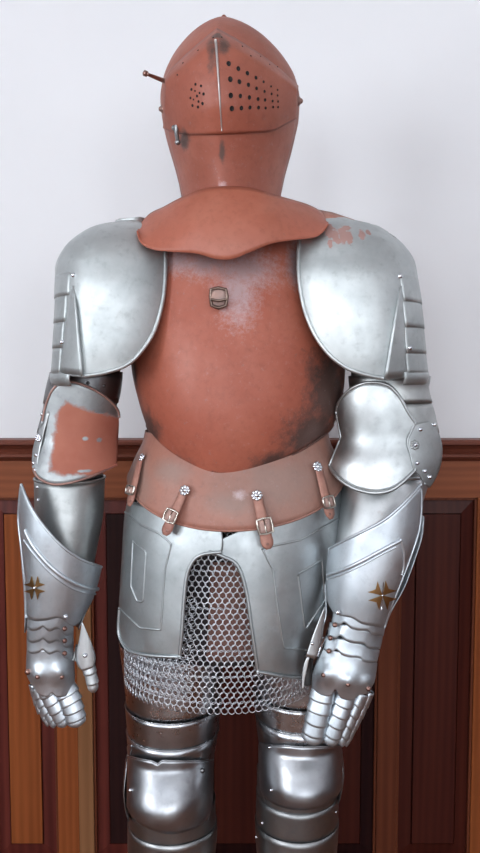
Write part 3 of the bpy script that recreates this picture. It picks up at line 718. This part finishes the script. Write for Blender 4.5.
# ------------------------------------------------------------------ gauntlets
def cross(body, cx, cy, r, ang, off, sx=1.0):
    mb = MB()
    for k in range(4):
        a = math.radians(ang + 90 * k); d = (math.cos(a), math.sin(a)); p = (-d[1], d[0])
        prof = [(0.05, .05), (.35, .19), (.62, .34), (.82, .46), (1.0, .56)]
        L = []; Rr = []
        G = []
        for t, w in prof:
            row = []
            for s_ in (-1, -.5, 0, .5, 1):
                tt = t if t < .99 else 1.0 - .30 * (1 - abs(s_))
                if t > .7 and t < .99: tt = .82 - .12 * (1 - abs(s_))
                row.append(body.hit(cx + (d[0] * tt + p[0] * w * s_) * r * sx, cy + (d[1] * tt + p[1] * w * s_) * r, off))
            G.append(row)
        mb.grid(G)
    o = mb.build('cross_emblem', M_brass, None, solid=.0012, smooth=False); return o
def finger(parent, pts, w, n, face=Vector((0, -1, 0)), name='finger', mat=None, taper=.15, arc=105):
    """shingled scales along the path; pts (px,py,Y)"""
    P = [at(*p) for p in pts]; K = 40
    L = [0]
    for i in range(1, len(P)): L.append(L[-1] + (P[i] - P[i - 1]).length)
    def pos(t):
        d = t * L[-1]; return Vector([float(np.interp(d, L, [p[k] for p in P])) for k in range(3)])
    mb = MB()
    for i in range(n):
        t0 = i / n; t1 = min(1.0, (i + 1.32) / n); c = pos(t0); dn = (pos(min(1, t0 + .1)) - pos(max(0, t0 - .1))).normalized()
        fc = (face - dn * face.dot(dn)).normalized(); sd = dn.cross(fc)
        G = []
        ln = (t1 - t0) * L[-1]
        wi = w * (1 - taper * t0)
        for j in range(7):
            v = j / 6; row = []
            for k in range(17):
                u = k / 16 * 2 - 1; ph = math.radians(arc * u)
                rr = wi * (.93 + .09 * v)
                if i == n - 1: rr = wi * (.93 + .07 * v) * math.sqrt(max(.1, 1 - max(0, (v - .5) / .5) ** 2 * .6))
                scal = ln * v * (.91 + .09 * math.cos(u * PI))
                row.append(c + dn * scal + (sd * math.sin(ph) + fc * (.68 * math.cos(ph))) * rr + fc * (-.15 * wi))
            G.append(row)
        mb.grid(G)
    o = mb.build(name, mat or M_bright, parent, solid=.0011)
    md = MB(); md.tube([pos(k / 12 * .95) - face.normalized() * w * .2 for k in range(13)], lambda t: w * .5 * (1 - taper * t), 10)
    md.build('glove_finger', M_dkleather, parent)
    return o
def wristlame(body, parent, A, B, off, mat=None):
    """plate from upper edge A to lower edge B"""
    a = resample(A, 34, False); b = resample(B, 34, True); G = []
    for j in range(6):
        v = j / 5; G.append([body.hit(a[i][0] + (b[i][0] - a[i][0]) * v, a[i][1] + (b[i][1] - a[i][1]) * v, .0006 + .0036 * v) for i in range(34)])
    mb = MB(); mb.grid(G); return mb.build('wrist_lame', mat or M_bright, parent, solid=.0012)

def coons(mb, body, top, bot, lf, rg, off, n=40, m=26):
    top = resample(top, n); bot = resample(bot, n); lf = resample(lf, m); rg = resample(rg, m); G = []
    for j in range(m):
        v = j / (m - 1); row = []
        for i in range(n):
            u = i / (n - 1)
            c = [(1 - v) * top[i][k] + v * bot[i][k] + (1 - u) * lf[j][k] + u * rg[j][k]
                 - ((1 - u) * (1 - v) * top[0][k] + u * (1 - v) * top[-1][k] + (1 - u) * v * bot[0][k] + u * v * bot[-1][k]) for k in (0, 1)]
            row.append(body.hit(c[0], c[1], off(c[0], c[1]) if callable(off) else off))
        G.append(row)
    mb.grid(G); return G
# ---- viewer's left gauntlet
mb = MB()
A = [(21, 484), (20, 497), (18.5, 520), (20, 540), (23, 560), (25, 585), (26, 618)]
B = [(21.5, 484), (31, 507), (46, 529), (64, 548), (82, 560), (101, 567), (101, 569)]
top = resample([(21, 484), (31, 507), (46, 529), (64, 548), (82, 560), (101.5, 567)], 44)
bot = resample([(26.5, 618), (36, 621), (48, 620), (60, 618), (72, 626), (80, 621)], 44)
lf = resample([(21, 484), (19.5, 500), (18.5, 520), (21, 545), (24.5, 580), (26.5, 618)], 30)
rg = resample([(101.5, 567), (98, 582), (92, 600), (85, 613), (80, 621)], 30); G = []
for j in range(30):       # Coons patch
    v = j / 29; row = []
    for i in range(44):
        u = i / 43
        q = [(1 - v) * top[i][k] + v * bot[i][k] + (1 - u) * lf[j][k] + u * rg[j][k]
             - ((1 - u) * (1 - v) * top[0][k] + u * (1 - v) * top[-1][k] + (1 - u) * v * bot[0][k] + u * v * bot[-1][k]) for k in (0, 1)]
        row.append(CUFL.hit(q[0], q[1], .003))
    G.append(row)
mb.grid(G); mb.tube(G[0], .0016, 8); mb.tube([r[0] for r in G], .0014, 6)
line_on(mb, CUFL, [(25, 530), (34, 547), (50, 566), (68, 580), (84, 587), (98, 589)], .0035, .0030, 50, True, 8)
line_on(mb, CUFL, [(24, 540), (34, 554), (50, 572), (68, 586), (82, 592), (96, 594)], .0030, .0013, 50, True, 6)
CUFL.shell(mb, 165, 360, lambda th: 525 + 68 * max(0, th - 178) / 177, 630, .0010, 40, 14)
gl = lbl(mb.build('gauntlet', M_bright, root, solid=.0018), 'steel gauntlet hanging clear of the body, fingers slightly open')
o = cross(CUFL, 34.5, 588, 10.5, 45, .0055, .9); o.parent = gl; lbl(o, 'dull brass eight-pointed cross')
mb = MB(); P = CUFL.hit(34.5, 588, .007); mb.dome(P, CUFL.nrm(P), .0028, .9); mb.build('rivet', M_silver, gl)
def edgeL(y): return [(27, y - 2), (31, y + 2), (38, y), (42, y - 3), (50, y + 2), (57, y - 2), (62, y + 3), (67, y + 7), (72, y + 5)]
for i, (a, b) in enumerate(((612, 629), (625, 641), (637, 652))):
    wristlame(CUFL, gl, [(27, a), (50, a), (73.5, a + 2)], [(27, b - 1), (32, b + 2), (39, b + .5), (43, b - 2), (49, b + 2.5), (56, b), (60, b + 1), (66, b + 7), (73, b + 5)], .0055 - .001 * i)
mb = MB(); G = coons(mb, CUFL, [(27, 650), (50, 650), (73.5, 652)], [(34, 688), (39, 694), (47, 697), (52, 693), (57, 697), (66, 696), (73, 690)], [(27, 650), (26.5, 662), (27, 675), (34, 688)], [(73.5, 652), (74, 664), (74.5, 678), (73, 690)], lambda x, y: .003 + .007 * math.exp(-((x - 38) ** 2 + (y - 675) ** 2) / 75) + .009 * math.exp(-((x - 61) ** 2 + (y - 673) ** 2) / 90))
hpl = mb.build('hand_plate', M_bright, gl, solid=.0015)
mb = MB(); CUFL.shell(mb, 0, 360, 575, 676, -.010, 40, 12, True); mb.build('leather_glove', M_dkleather, gl)
for px, py in ((66, 617), (65, 629), (65, 641), (65, 653.5), (37.5, 677), (62, 677), (27.5, 672)):
    mb = MB(); P = CUFL.hit(px, py, .0105 if 670 < py and px > 30 else .008); mb.dome(P, CUFL.nrm(P), .0040 if px > 30 else .005, .8, 12, 4); mb.build('rivet', M_silver if py < 620 else M_copper, gl)
q = .00168
finger(gl, [(64, 687, -.085), (70, 700, -.092), (78, 726, -.095)], 12.0 * q, 5, Vector((.15, -1, 0)), taper=.25)
finger(gl, [(44, 686, -.083), (53, 704, -.088), (65, 726, -.088)], 9.5 * q, 5, Vector((-.1, -1, 0)), taper=.2)
finger(gl, [(35, 688, -.065), (42, 706, -.068), (55, 727, -.07)], 7.5 * q, 5, Vector((-.7, -.6, 0)), taper=.3)
finger(gl, [(32, 684, -.045), (37, 703, -.048), (49, 726, -.05)], 6.5 * q, 5, Vector((-.95, -.3, 0)), taper=.3)
# thumb
TB = Body([(600, 74, 83, 92, -.075, .016, .012), (650, 72, 85, 99, -.08, .016, .012), (700, 80, 91, 101, -.085, .014, .012)])
mb = MB(); G = patch(mb, TB, [(82, 622), (79, 640), (76, 655), (78, 666), (83, 671)], [(82.5, 622), (88.5, 636), (94, 650), (95.5, 661), (92, 668)], .001, 16, 10)
th = mb.build('thumb', M_plate, gl, solid=.0015)
finger(gl, [(87, 662, -.085), (90, 672, -.088), (94, 692, -.09)], 6.5 * q, 3, Vector((.3, -1, 0)), 'thumb_tip', M_plate, .25)
mb = MB(); P = TB.hit(85, 655.5, .003); mb.dome(P, (0, -1, 0), .0042, .9); mb.build('rivet', M_silver, gl)
mb = MB(); mb.tube([at(73.5, 660, -.085), at(77, 645, -.088)], .0022, 8); mb.tube([at(75.5, 661, -.085), at(79, 646, -.088)], .0016, 8); mb.build('hinge', M_dull, gl)

# ---- viewer's right gauntlet
mb = MB()
top = resample([(329, 549), (344, 541), (364, 531), (384, 520), (403, 504), (421, 484.5)], 44)
bot = resample([(334, 613), (342, 616), (352, 618), (362, 624), (374, 626), (384, 628)], 44)
lf = resample([(329, 549), (327, 565), (326, 585), (327, 600), (334, 613)], 30)
rg = resample([(421, 484.5), (421.5, 505), (419, 530), (411, 556), (400, 585), (392, 605), (384, 628)], 30); G = []
for j in range(30):
    v = j / 29; row = []
    for i in range(44):
        u = i / 43
        qq = [(1 - v) * top[i][k] + v * bot[i][k] + (1 - u) * lf[j][k] + u * rg[j][k]
             - ((1 - u) * (1 - v) * top[0][k] + u * (1 - v) * top[-1][k] + (1 - u) * v * bot[0][k] + u * v * bot[-1][k]) for k in (0, 1)]
        row.append(CUFR.hit(qq[0], qq[1], .003))
    G.append(row)
mb.grid(G); mb.tube(G[0], .0016, 8); mb.tube([r[-1] for r in G], .0014, 6)
line_on(mb, CUFR, [(328, 575), (343, 570), (362, 561), (382, 550), (401, 540)], .0035, .0026, 50, True, 8)
line_on(mb, CUFR, [(328, 579), (343, 574), (362, 565), (382, 554), (396, 547)], .0030, .0012, 50, True, 6)
line_on(mb, CUFR, [(401, 540), (404, 552), (404, 566), (402, 575)], .0035, .0016, 30, True, 6)
CUFR.shell(mb, 180, 375, lambda th: 585 - 70 * min(1, (th - 180) / 177), 625, .0010, 40, 14)
gr = lbl(mb.build('gauntlet', M_bright, root, solid=.0018), 'steel gauntlet resting against the thigh')
o = cross(CUFR, 382.5, 595.5, 13, 42, .0055); o.parent = gr; lbl(o, 'dull brass eight-pointed cross')
mb = MB(); line_on(mb, CUFR, [(383.5, 582), (381.5, 610)], .006, .0007, 6); P = CUFR.hit(382.5, 595.5, .006); mb.dome(P, CUFR.nrm(P), .002, .9); mb.build('rivet', M_silver, gr)
for i, (a, b) in enumerate((((334, 609), (346, 621)), ((330, 622), (340, 634)), ((326, 636), (336, 648)))):
    x0, y0 = a; x1, y1 = b
    wristlame(CUFR, gr, [(x0, y0), (x0 + 26, y0 + 4), (386 - 3.2 * i, y0 + 14)],
              [(x0 - 2, y0 + 14), (x0 + 5, y0 + 17), (x0 + 10, y0 + 13.5), (x0 + 16, y0 + 19), (x0 + 24, y0 + 21.5), (x0 + 34, y0 + 22), (x0 + 38, y0 + 26), (383 - 3.2 * i, y0 + 27)], .0058 - .001 * i)
mb = MB(); G = coons(mb, CUFR, [(324, 648), (350, 655), (377, 663)], [(312, 688), (320, 694), (330, 696), (335.5, 689), (341, 698), (352, 700), (358, 695), (367, 694)], [(324, 648), (318, 660), (313.5, 672), (312, 688)], [(377, 663), (376, 672), (374, 682), (367, 694)], lambda x, y: .003 + .008 * math.exp(-((x - 325) ** 2 + (y - 675) ** 2) / 90) + .009 * math.exp(-((x - 348) ** 2 + (y - 682) ** 2) / 100) + .005 * math.exp(-((x - 367) ** 2 + (y - 682) ** 2) / 40))
mb.build('hand_plate', M_bright, gr, solid=.0015)
mb = MB(); CUFR.shell(mb, 0, 360, 575, 676, -.010, 40, 12, True); mb.build('leather_glove', M_dkleather, gr)
for px, py in ((337.5, 612.5), (334.5, 625), (330, 638), (328.5, 651), (323.5, 675), (348, 684.5), (369, 689)):
    mb = MB(); P = CUFR.hit(px, py, .0105 if 670 < py and px < 360 else .0085); mb.dome(P, CUFR.nrm(P), .0040, .8, 12, 4); mb.build('rivet', M_silver if py < 620 else M_copper, gr)
finger(gr, [(324, 688, -.152), (320, 706, -.160), (311, 744, -.165)], 12.6 * q * .93, 5, Vector((-.1, -1, 0)), taper=.15)
finger(gr, [(347, 694, -.152), (341, 712, -.158), (329, 745, -.163)], 10.8 * q * .93, 5, Vector((.05, -1, 0)), taper=.22)
finger(gr, [(364, 694, -.142), (355, 714, -.146), (341, 746, -.15)], 8.0 * q * .93, 5, Vector((.7, -.7, 0)), taper=.3)
finger(gr, [(371, 692, -.128), (362, 712, -.130), (345, 746, -.135)], 7.0 * q * .93, 5, Vector((.95, -.3, 0)), taper=.3)
TBR = Body([(590, 300, 315, 330, -.18, .012, .012), (650, 296, 308, 322, -.185, .012, .012), (700, 292, 302, 316, -.19, .012, .012)])
mb = MB(); G = patch(mb, TBR, [(324.5, 607), (319, 620), (312, 638), (308, 650), (306, 657)], [(325.5, 608), (324, 622), (321.5, 638), (318, 652), (315, 659)], .001, 14, 8)
th = mb.build('thumb', M_plate, gr, solid=.0015)
mb = MB(); G = patch(mb, TBR, [(307, 657), (303.5, 666), (302, 678), (302, 690)], [(309.5, 657), (307.5, 667), (305, 678), (303.5, 690)], .001, 14, 5); mb.build('thumb_tip', M_plate, gr, solid=.0015)
mb = MB(); mb.tube([at(309, 655, -.178), at(308, 668, -.178), at(306, 684, -.178)], .0075, 10); mb.build('glove_finger', M_dkleather, gr)
mb = MB(); P = TBR.hit(312.5, 643.5, .003); mb.dome(P, (0, -1, 0), .003, .9); mb.build('rivet', M_silver, gr)
mb = MB(); mb.tube([at(324, 638, -.19), at(317, 656, -.192)], .0026, 8); mb.build('hinge', M_silver, gr)

# ------------------------------------------------------------------ legs
def sag(a, k=4): return lambda th: a + k * max(0, math.sin(math.radians(th)))
for body, kn, ys, ky in ((LEGL, KNEEL, (640, 702, 728, 768), 0), (LEGR, KNEER, (640, 690, 712, 758), 1)):
    mb = MB(); body.shell(mb, 0, 360, ys[0], ys[1], 0, 60, 10, True); cu = mb.build('thigh_plate', M_leg, root, solid=.0015)
    for i in (1, 2):
        mb = MB(); G = body.shell(mb, 0, 360, ys[i], ys[i + 1] + 2, lambda u, v: .0005 + .002 * (1 - v), 60, 6, True)
        mb.tube(G[0] + [G[0][0]], .0006, 6); mb.build('lame', M_leg, cu, solid=.0015)
    mb = MB(); body.shell(mb, 0, 360, 748, 835, -.002, 50, 10, True); mb.build('inner_lame', M_greave, cu, solid=.0015)
    g0 = (819, 785)[ky]
    z0 = body.z(g0); G = []
    mb = MB()
    zb = .085
    for j in range(34):
        v = j / 33; G.append([body.pt(z0 + .012 * math.sin(math.radians(360 * i / 60)) * 0 + (zb - z0) * v + 0, 2 * PI * i / 60, .0015) for i in range(60)])
    mb.grid(G, True); gvp = mb.build('shin_plate', M_greave, root, solid=.0015)
    gs = ((800, 822), (820, 850)) if ky == 0 else ((780, 793), (790, 820), (818, 850))
    for a, b in gs:
        mb = MB(); G = body.shell(mb, 0, 360, lambda th, a=a: a + (1 - max(0, math.sin(math.radians(th)))) * ((5 if ky == 0 else 0) + (12 * math.cos(math.radians(th))) * (-.7 if ky == 0 else 1)) * (1 if a in (800, 780) else 0), b, lambda u, v: .004 - .002 * v, 60, 5, True)
        mb.build('lame', M_greave, gvp, solid=.0015)
    # knee cop
    mb = MB()
    if ky == 0:
        A = resample([(127.5, 756), (140, 759), (152, 761), (158, 764), (162, 760.5), (185, 761), (213, 760)], 40, False)
        B = resample([(127, 806), (134, 819), (150, 829), (172, 834), (195, 828), (207, 818), (212.5, 806)], 40)
    else:
        A = resample([(260, 743), (270, 745), (290, 746), (300, 747), (320, 747), (342, 746)], 40, False)
        B = resample([(260, 790), (268, 800), (282, 807), (301, 810), (320, 807), (335, 798), (342, 787)], 40)
    G = []
    for j in range(22):
        v = j / 21; G.append([kn.hit(A[i][0] + (B[i][0] - A[i][0]) * v, A[i][1] + (B[i][1] - A[i][1]) * v, .001) for i in range(40)])
    mb.grid(G); mb.tube(G[0], .0006, 6)
    kn.shell(mb, 160, 380, (755, 745)[ky], (812, 795)[ky], .0002, 30, 8)
    kc = mb.build('knee_plate', M_knee, root, solid=.0018)
    for px, py, r in (((203, 770.5, .0042), (130, 790, .003), (204, 817, .003)) if ky == 0 else ((269.5, 747.5, .003), (271, 790, .003), (336, 812, .0025), (262, 823, .003), (256, 837, .003))):
        mb = MB(); bb = kn if py < 800 and not (ky and py > 800) else body
        P = bb.hit(px, py, .004); mb.dome(P, bb.nrm(P), r, .8, 10, 3); mb.build('rivet', M_dark if r > .004 else M_silver, kc)
    # side hinge plate by the outer knee
    mb = MB()
    if ky == 0: patch(mb, body, [(128, 745), (126, 752), (125.5, 762)], [(132, 745), (131, 752), (130, 762)], .004, 8, 4)
    else: patch(mb, body, [(334, 745), (336, 756), (336, 766)], [(338, 745), (341, 756), (341, 766)], .004, 8, 4)
    mb.build('side_wing', M_knee, kc, solid=.0015)
    # foot: laminated sabaton
    x = (xl_leg, xr_leg)[ky]
    mb = MB(); G = []
    for j in range(15):
        v = j / 14; yy = .095 - .30 * v; w = .040 + .012 * math.sin(PI * min(1, v * 1.15)) - .022 * max(0, v - .75) / .25; hgt = .105 - .07 * v if v > .25 else .1
        st = .0012 * (j % 2)
        G.append([(x + (w + st) * math.copysign(abs(math.cos(t)) ** .8, math.cos(t)), yy, .006 + max(.012, hgt + st) * math.sin(t) ** .8) for t in [PI * i / 16 for i in range(17)]])
    mb.grid(G, False, (True, True)); fb = mb.build('foot_plate', M_leg, root)
    mb = MB(); G = []
    for j in range(15):
        v = j / 14; yy = .098 - .306 * v; w = .042 + .012 * math.sin(PI * min(1, v * 1.15)) - .022 * max(0, v - .75) / .25
        G.append([(x - w, yy, 0), (x + w, yy, 0), (x + w, yy, .008), (x - w, yy, .008)])
    mb.grid(G, True, (True, True)); mb.build('sole', M_dkleather, fb, smooth=False)
# ------------------------------------------------------------------ the room
YW = .42
def struct(o): o['kind'] = 'structure'; return o
M_wall = plain('white_plaster', (.79, .79, .81), .75, c2=(.81, .81, .83), nscale=3, b=.02)
M_ceil = plain('ceiling_white', (.75, .75, .76), .8, nscale=3)
RX0, RX1, RY0, RZ1 = -2.3, 2.3, -4.3, 2.75
W_or = wood('orange_and_lit_wood', (.18, .046, .014), (.30, .085, .026), rough=.34)  # frame wood; on the left panel fields it paints in light from the left
W_orh = wood('orange_wood_across', (.20, .058, .026), (.28, .09, .04), True, rough=.34, off=3)
W_mah = wood('mahogany', (.040, .007, .005), (.070, .015, .009), rough=.42, off=1)
W_mah2 = wood('mahogany_grained', (.065, .012, .010), (.14, .030, .022), rough=.42, off=5, sc=.8)
W_rail = wood('mahogany_across', (.13, .036, .022), (.19, .058, .036), True, rough=.4, off=7)
W_tan = wood('tan_wood', (.20, .085, .036), (.27, .125, .058), rough=.4, off=9)
W_brn = wood('brown_wood', (.09, .024, .012), (.15, .042, .02), rough=.32, off=11)
W_shade = wood('mahogany_in_shade', (.014, .004, .005), (.026, .008, .007), rough=.42, off=13)  # mahogany darkened to paint in the suit's shade on the panelling
def X(px, Y=YW): return at(px, 640, Y).x
def Z(py, Y=YW): return at(240, py, Y).z
# plaster back wall
struct(MB().box(RX0 - .1, RX1 + .1, YW, YW + .12, 0, RZ1).build('wall_back', M_wall, smooth=False))
# small nick in the plaster
zr1, zr0 = Z(440, YW - .05), Z(462, YW - .02)
# chair rail: moulded profile run along the wall
prof = [(0, zr1 + .0), (-.050, zr1), (-.056, zr1 - .004), (-.056, zr1 - .010), (-.046, zr1 - .014), (-.034, zr1 - .022), (-.030, zr1 - .030), (-.036, zr1 - .034), (-.036, zr1 - .040), (-.024, zr1 - .046), (-.018, zr0 + .002), (-.018, zr0), (0, zr0)]
mb = MB(); mb.grid([[(x, YW + a, b) for a, b in prof] for x in (RX0, RX1)], False)
struct(mb.build('trim_1', W_rail, smooth=False))
yf = YW - .020    # face of the frame boards
n_trim = [1]
def board(x0, x1, z0, z1, y, mat, kind='trim', back=YW, bev=.0015):
    n_trim[0] += 1
    return struct(MB().box(x0, x1, y, back, z0, z1).build('trim_%d' % n_trim[0], mat, smooth=False, bevel=bev))
zt = Z(498, yf); zb_ = .085
board(RX0, RX1, zt, zr0 + .002, yf, W_orh)                # top rail
board(RX0, RX1, .05, zb_, yf, W_orh)                      # bottom rail
def panel(xa, xb, m_bev, m_field, m_bead):
    """raised-and-fielded panel between two stiles"""
    n_trim[0] += 1
    b = (xb - xa); w = min(.036, b * .24); y0 = YW - .006; y1 = YW - .017
    z0, z1 = zb_, zt
    p = struct(MB().box(xa, xb, y0, YW, z0, z1).build('trim_%d' % n_trim[0], m_bev, smooth=False))
    mb = MB()
    mb.grid([[(xa + .006, y0 - .001, z0 + .006), (xb - .006, y0 - .001, z0 + .006), (xb - .006, y0 - .001, z1 - .006), (xa + .006, y0 - .001, z1 - .006)],
             [(xa + w, y1 + .003, z0 + w), (xb - w, y1 + .003, z0 + w), (xb - w, y1 + .003, z1 - w), (xa + w, y1 + .003, z1 - w)],
             [(xa + w, y1, z0 + w), (xb - w, y1, z0 + w), (xb - w, y1, z1 - w), (xa + w, y1, z1 - w)]], True)
    mb.build('panel_bevel', m_bev, p, smooth=False)
    mb = MB(); mb.box(xa + w + .002, xb - w - .002, y1 - .002, y1 + .003, z0 + w + .002, z1 - w - .002); mb.build('panel_field', m_field, p, smooth=False, bevel=.001)
    mb = MB()   # small bead round the opening
    for a, c, d, e in ((xa, xa + .006, z0, z1), (xb - .006, xb, z0, z1), (xa, xb, z1 - .006, z1), (xa, xb, z0, z0 + .006)): mb.box(a, c, y0 - .010, y0, d, e)
    mb.build('bead', m_bead, p, smooth=False, bevel=.0015)
xs = [(X(-85), X(-13), W_mah2, W_or), (X(-1 - 6), X(57), W_mah2, W_or), (X(93), X(178), W_mah2, W_shade), (X(198), X(288), W_shade, W_mah), (X(308), X(377), W_shade, W_mah), (X(397), X(472), W_mah, W_mah), (X(497), X(570), W_mah, W_mah)]  # left fields coloured as lit, panels behind the suit coloured as shaded
for a, b, mbv, mf in xs: panel(a, b, mbv, mf, W_brn)
prev = None
stiles = [(X(-13), X(-7), W_or), (X(57), X(78), W_or), (X(78), X(93), W_tan), (X(178), X(198), W_mah), (X(288), X(308), W_mah), (X(377), X(397), W_brn), (X(472), X(497), W_or)]
for a, b, m_ in stiles: board(a, b, zb_, zt, yf, m_)
# the panelling carries on past the picture in the same rhythm
x = X(570)
while x < RX1 - .05:
    board(x, min(x + .055, RX1), zb_, zt, yf, W_or); x += .055
    if x + .17 < RX1: panel(x, x + .17, W_mah, W_mah, W_brn); x += .17
    else:
        board(x, RX1, zb_, zt, yf, W_or); break
x = X(-85)
while x > RX0 + .05:
    board(max(x - .055, RX0), x, zb_, zt, yf, W_or); x -= .055
    if x - .17 > RX0: panel(x - .17, x, W_mah2, W_or, W_brn); x -= .17  # fields keep the lit tone painted into the left side
    else:
        board(RX0, x, zb_, zt, yf, W_or); break
struct(MB().box(RX0, RX1, YW - .028, YW, 0, .06).build('baseboard_back', W_rail, smooth=False, bevel=.003))
# floor, ceiling
M_floor = wood('floor_boards', (.12, .045, .022), (.20, .08, .04), sc=.35, rough=.35)
struct(MB().box(RX0 - .1, RX1 + .1, RY0 - .1, YW + .12, -.1, 0).build('floor', M_floor, smooth=False))
struct(MB().box(RX0 - .1, RX1 + .1, RY0 - .1, YW + .12, RZ1, RZ1 + .1).build('ceiling', M_ceil, smooth=False))
# side walls and the wall behind the viewer, with window openings
def wall_open(name, axis, c0, c1, a0, a1, holes):
    """wall slab spanning a0..a1 along the other axis with rectangular window holes (h0,h1,z0,z1)"""
    mb = MB()
    def bx(p, q, z0, z1):
        if q - p < 1e-4 or z1 - z0 < 1e-4: return
        if axis == 'x': mb.box(c0, c1, p, q, z0, z1)
        else: mb.box(p, q, c0, c1, z0, z1)
    cur = a0
    for (p, q, z0, z1) in holes:
        bx(cur, p, 0, RZ1); bx(p, q, 0, z0); bx(p, q, z1, RZ1); cur = q
    bx(cur, a1, 0, RZ1)
    return struct(mb.build(name, M_wall, smooth=False))
WINL = [(-3.7, -2.8, .95, 2.35), (-2.4, -1.5, .95, 2.35)]
WINF = [(-1.55, -.65, .95, 2.4), (-.3, .75, .5, 2.4), (1.2, 1.95, .95, 2.4)]
wall_open('wall_left', 'x', RX0 - .15, RX0, RY0, YW, WINL)
wall_open('wall_right', 'x', RX1, RX1 + .15, RY0, YW, [])
wall_open('wall_front', 'y', RY0 - .15, RY0, RX0 - .15, RX1 + .15, WINF)
M_white = plain('window_paint', (.72, .72, .72), .4)
nw = 0
def window(axis, c, p, q, z0, z1, power):
    global nw
    nw += 1
    mb = MB()
    def bar(a, b, d, e, t=.02):
        if axis == 'x': mb.box(c - .06, c - .02, a, b, d, e)
        else: mb.box(a, b, c - .06, c - .02, d, e)
    for a, b, d, e in ((p, p + .05, z0, z1), (q - .05, q, z0, z1), (p, q, z1 - .05, z1), (p, q, z0, z0 + .05), ((p + q) / 2 - .02, (p + q) / 2 + .02, z0, z1), (p, q, z0 + (z1 - z0) * .66 - .015, z0 + (z1 - z0) * .66 + .015)): bar(a, b, d, e)
    struct(mb.build('window_%d' % nw, M_white, smooth=False))
    L = bpy.data.lights.new('daylight', 'AREA'); L.shape = 'RECTANGLE'; L.size = q - p; L.size_y = z1 - z0; L.energy = power; L.color = (.90, .95, 1.0)
    o = bpy.data.objects.new('daylight', L); COL.objects.link(o)
    if axis == 'x': o.location = (c - .20, (p + q) / 2, (z0 + z1) / 2); o.rotation_euler = (PI / 2, 0, -PI / 2)
    else: o.location = ((p + q) / 2, c - .20, (z0 + z1) / 2); o.rotation_euler = (-PI / 2, 0, PI)
for (p, q, z0, z1) in WINL: window('x', RX0, p, q, z0, z1, 62)
for (p, q, z0, z1) in WINF: window('y', RY0, p, q, z0, z1, 42)
# wainscot on the other walls
struct(MB().box(RX0, RX0 + .02, RY0, YW - .06, 0, .93).build('trim_%d' % (n_trim[0] + 1), W_mah, smooth=False))
struct(MB().box(RX1 - .02, RX1, RY0, YW - .06, 0, zr1).build('trim_%d' % (n_trim[0] + 2), W_mah, smooth=False))
struct(MB().box(RX0 + .02, -.32, RY0, RY0 + .02, 0, .93)  .box(-.32, .77, RY0, RY0 + .02, 0, .48).box(.77, RX1 - .02, RY0, RY0 + .02, 0, .93).build('trim_%d' % (n_trim[0] + 3), W_mah, smooth=False))

w = bpy.data.worlds.new('world'); scn.world = w; w.use_nodes = True
w.node_tree.nodes['Background'].inputs[0].default_value = (.75, .87, 1, 1); w.node_tree.nodes['Background'].inputs[1].default_value = 1.0
vs = scn.view_settings; vs.view_transform = 'Standard'; vs.look = 'None'; vs.gamma = 1; vs.use_curve_mapping = False; vs.exposure = -0.08
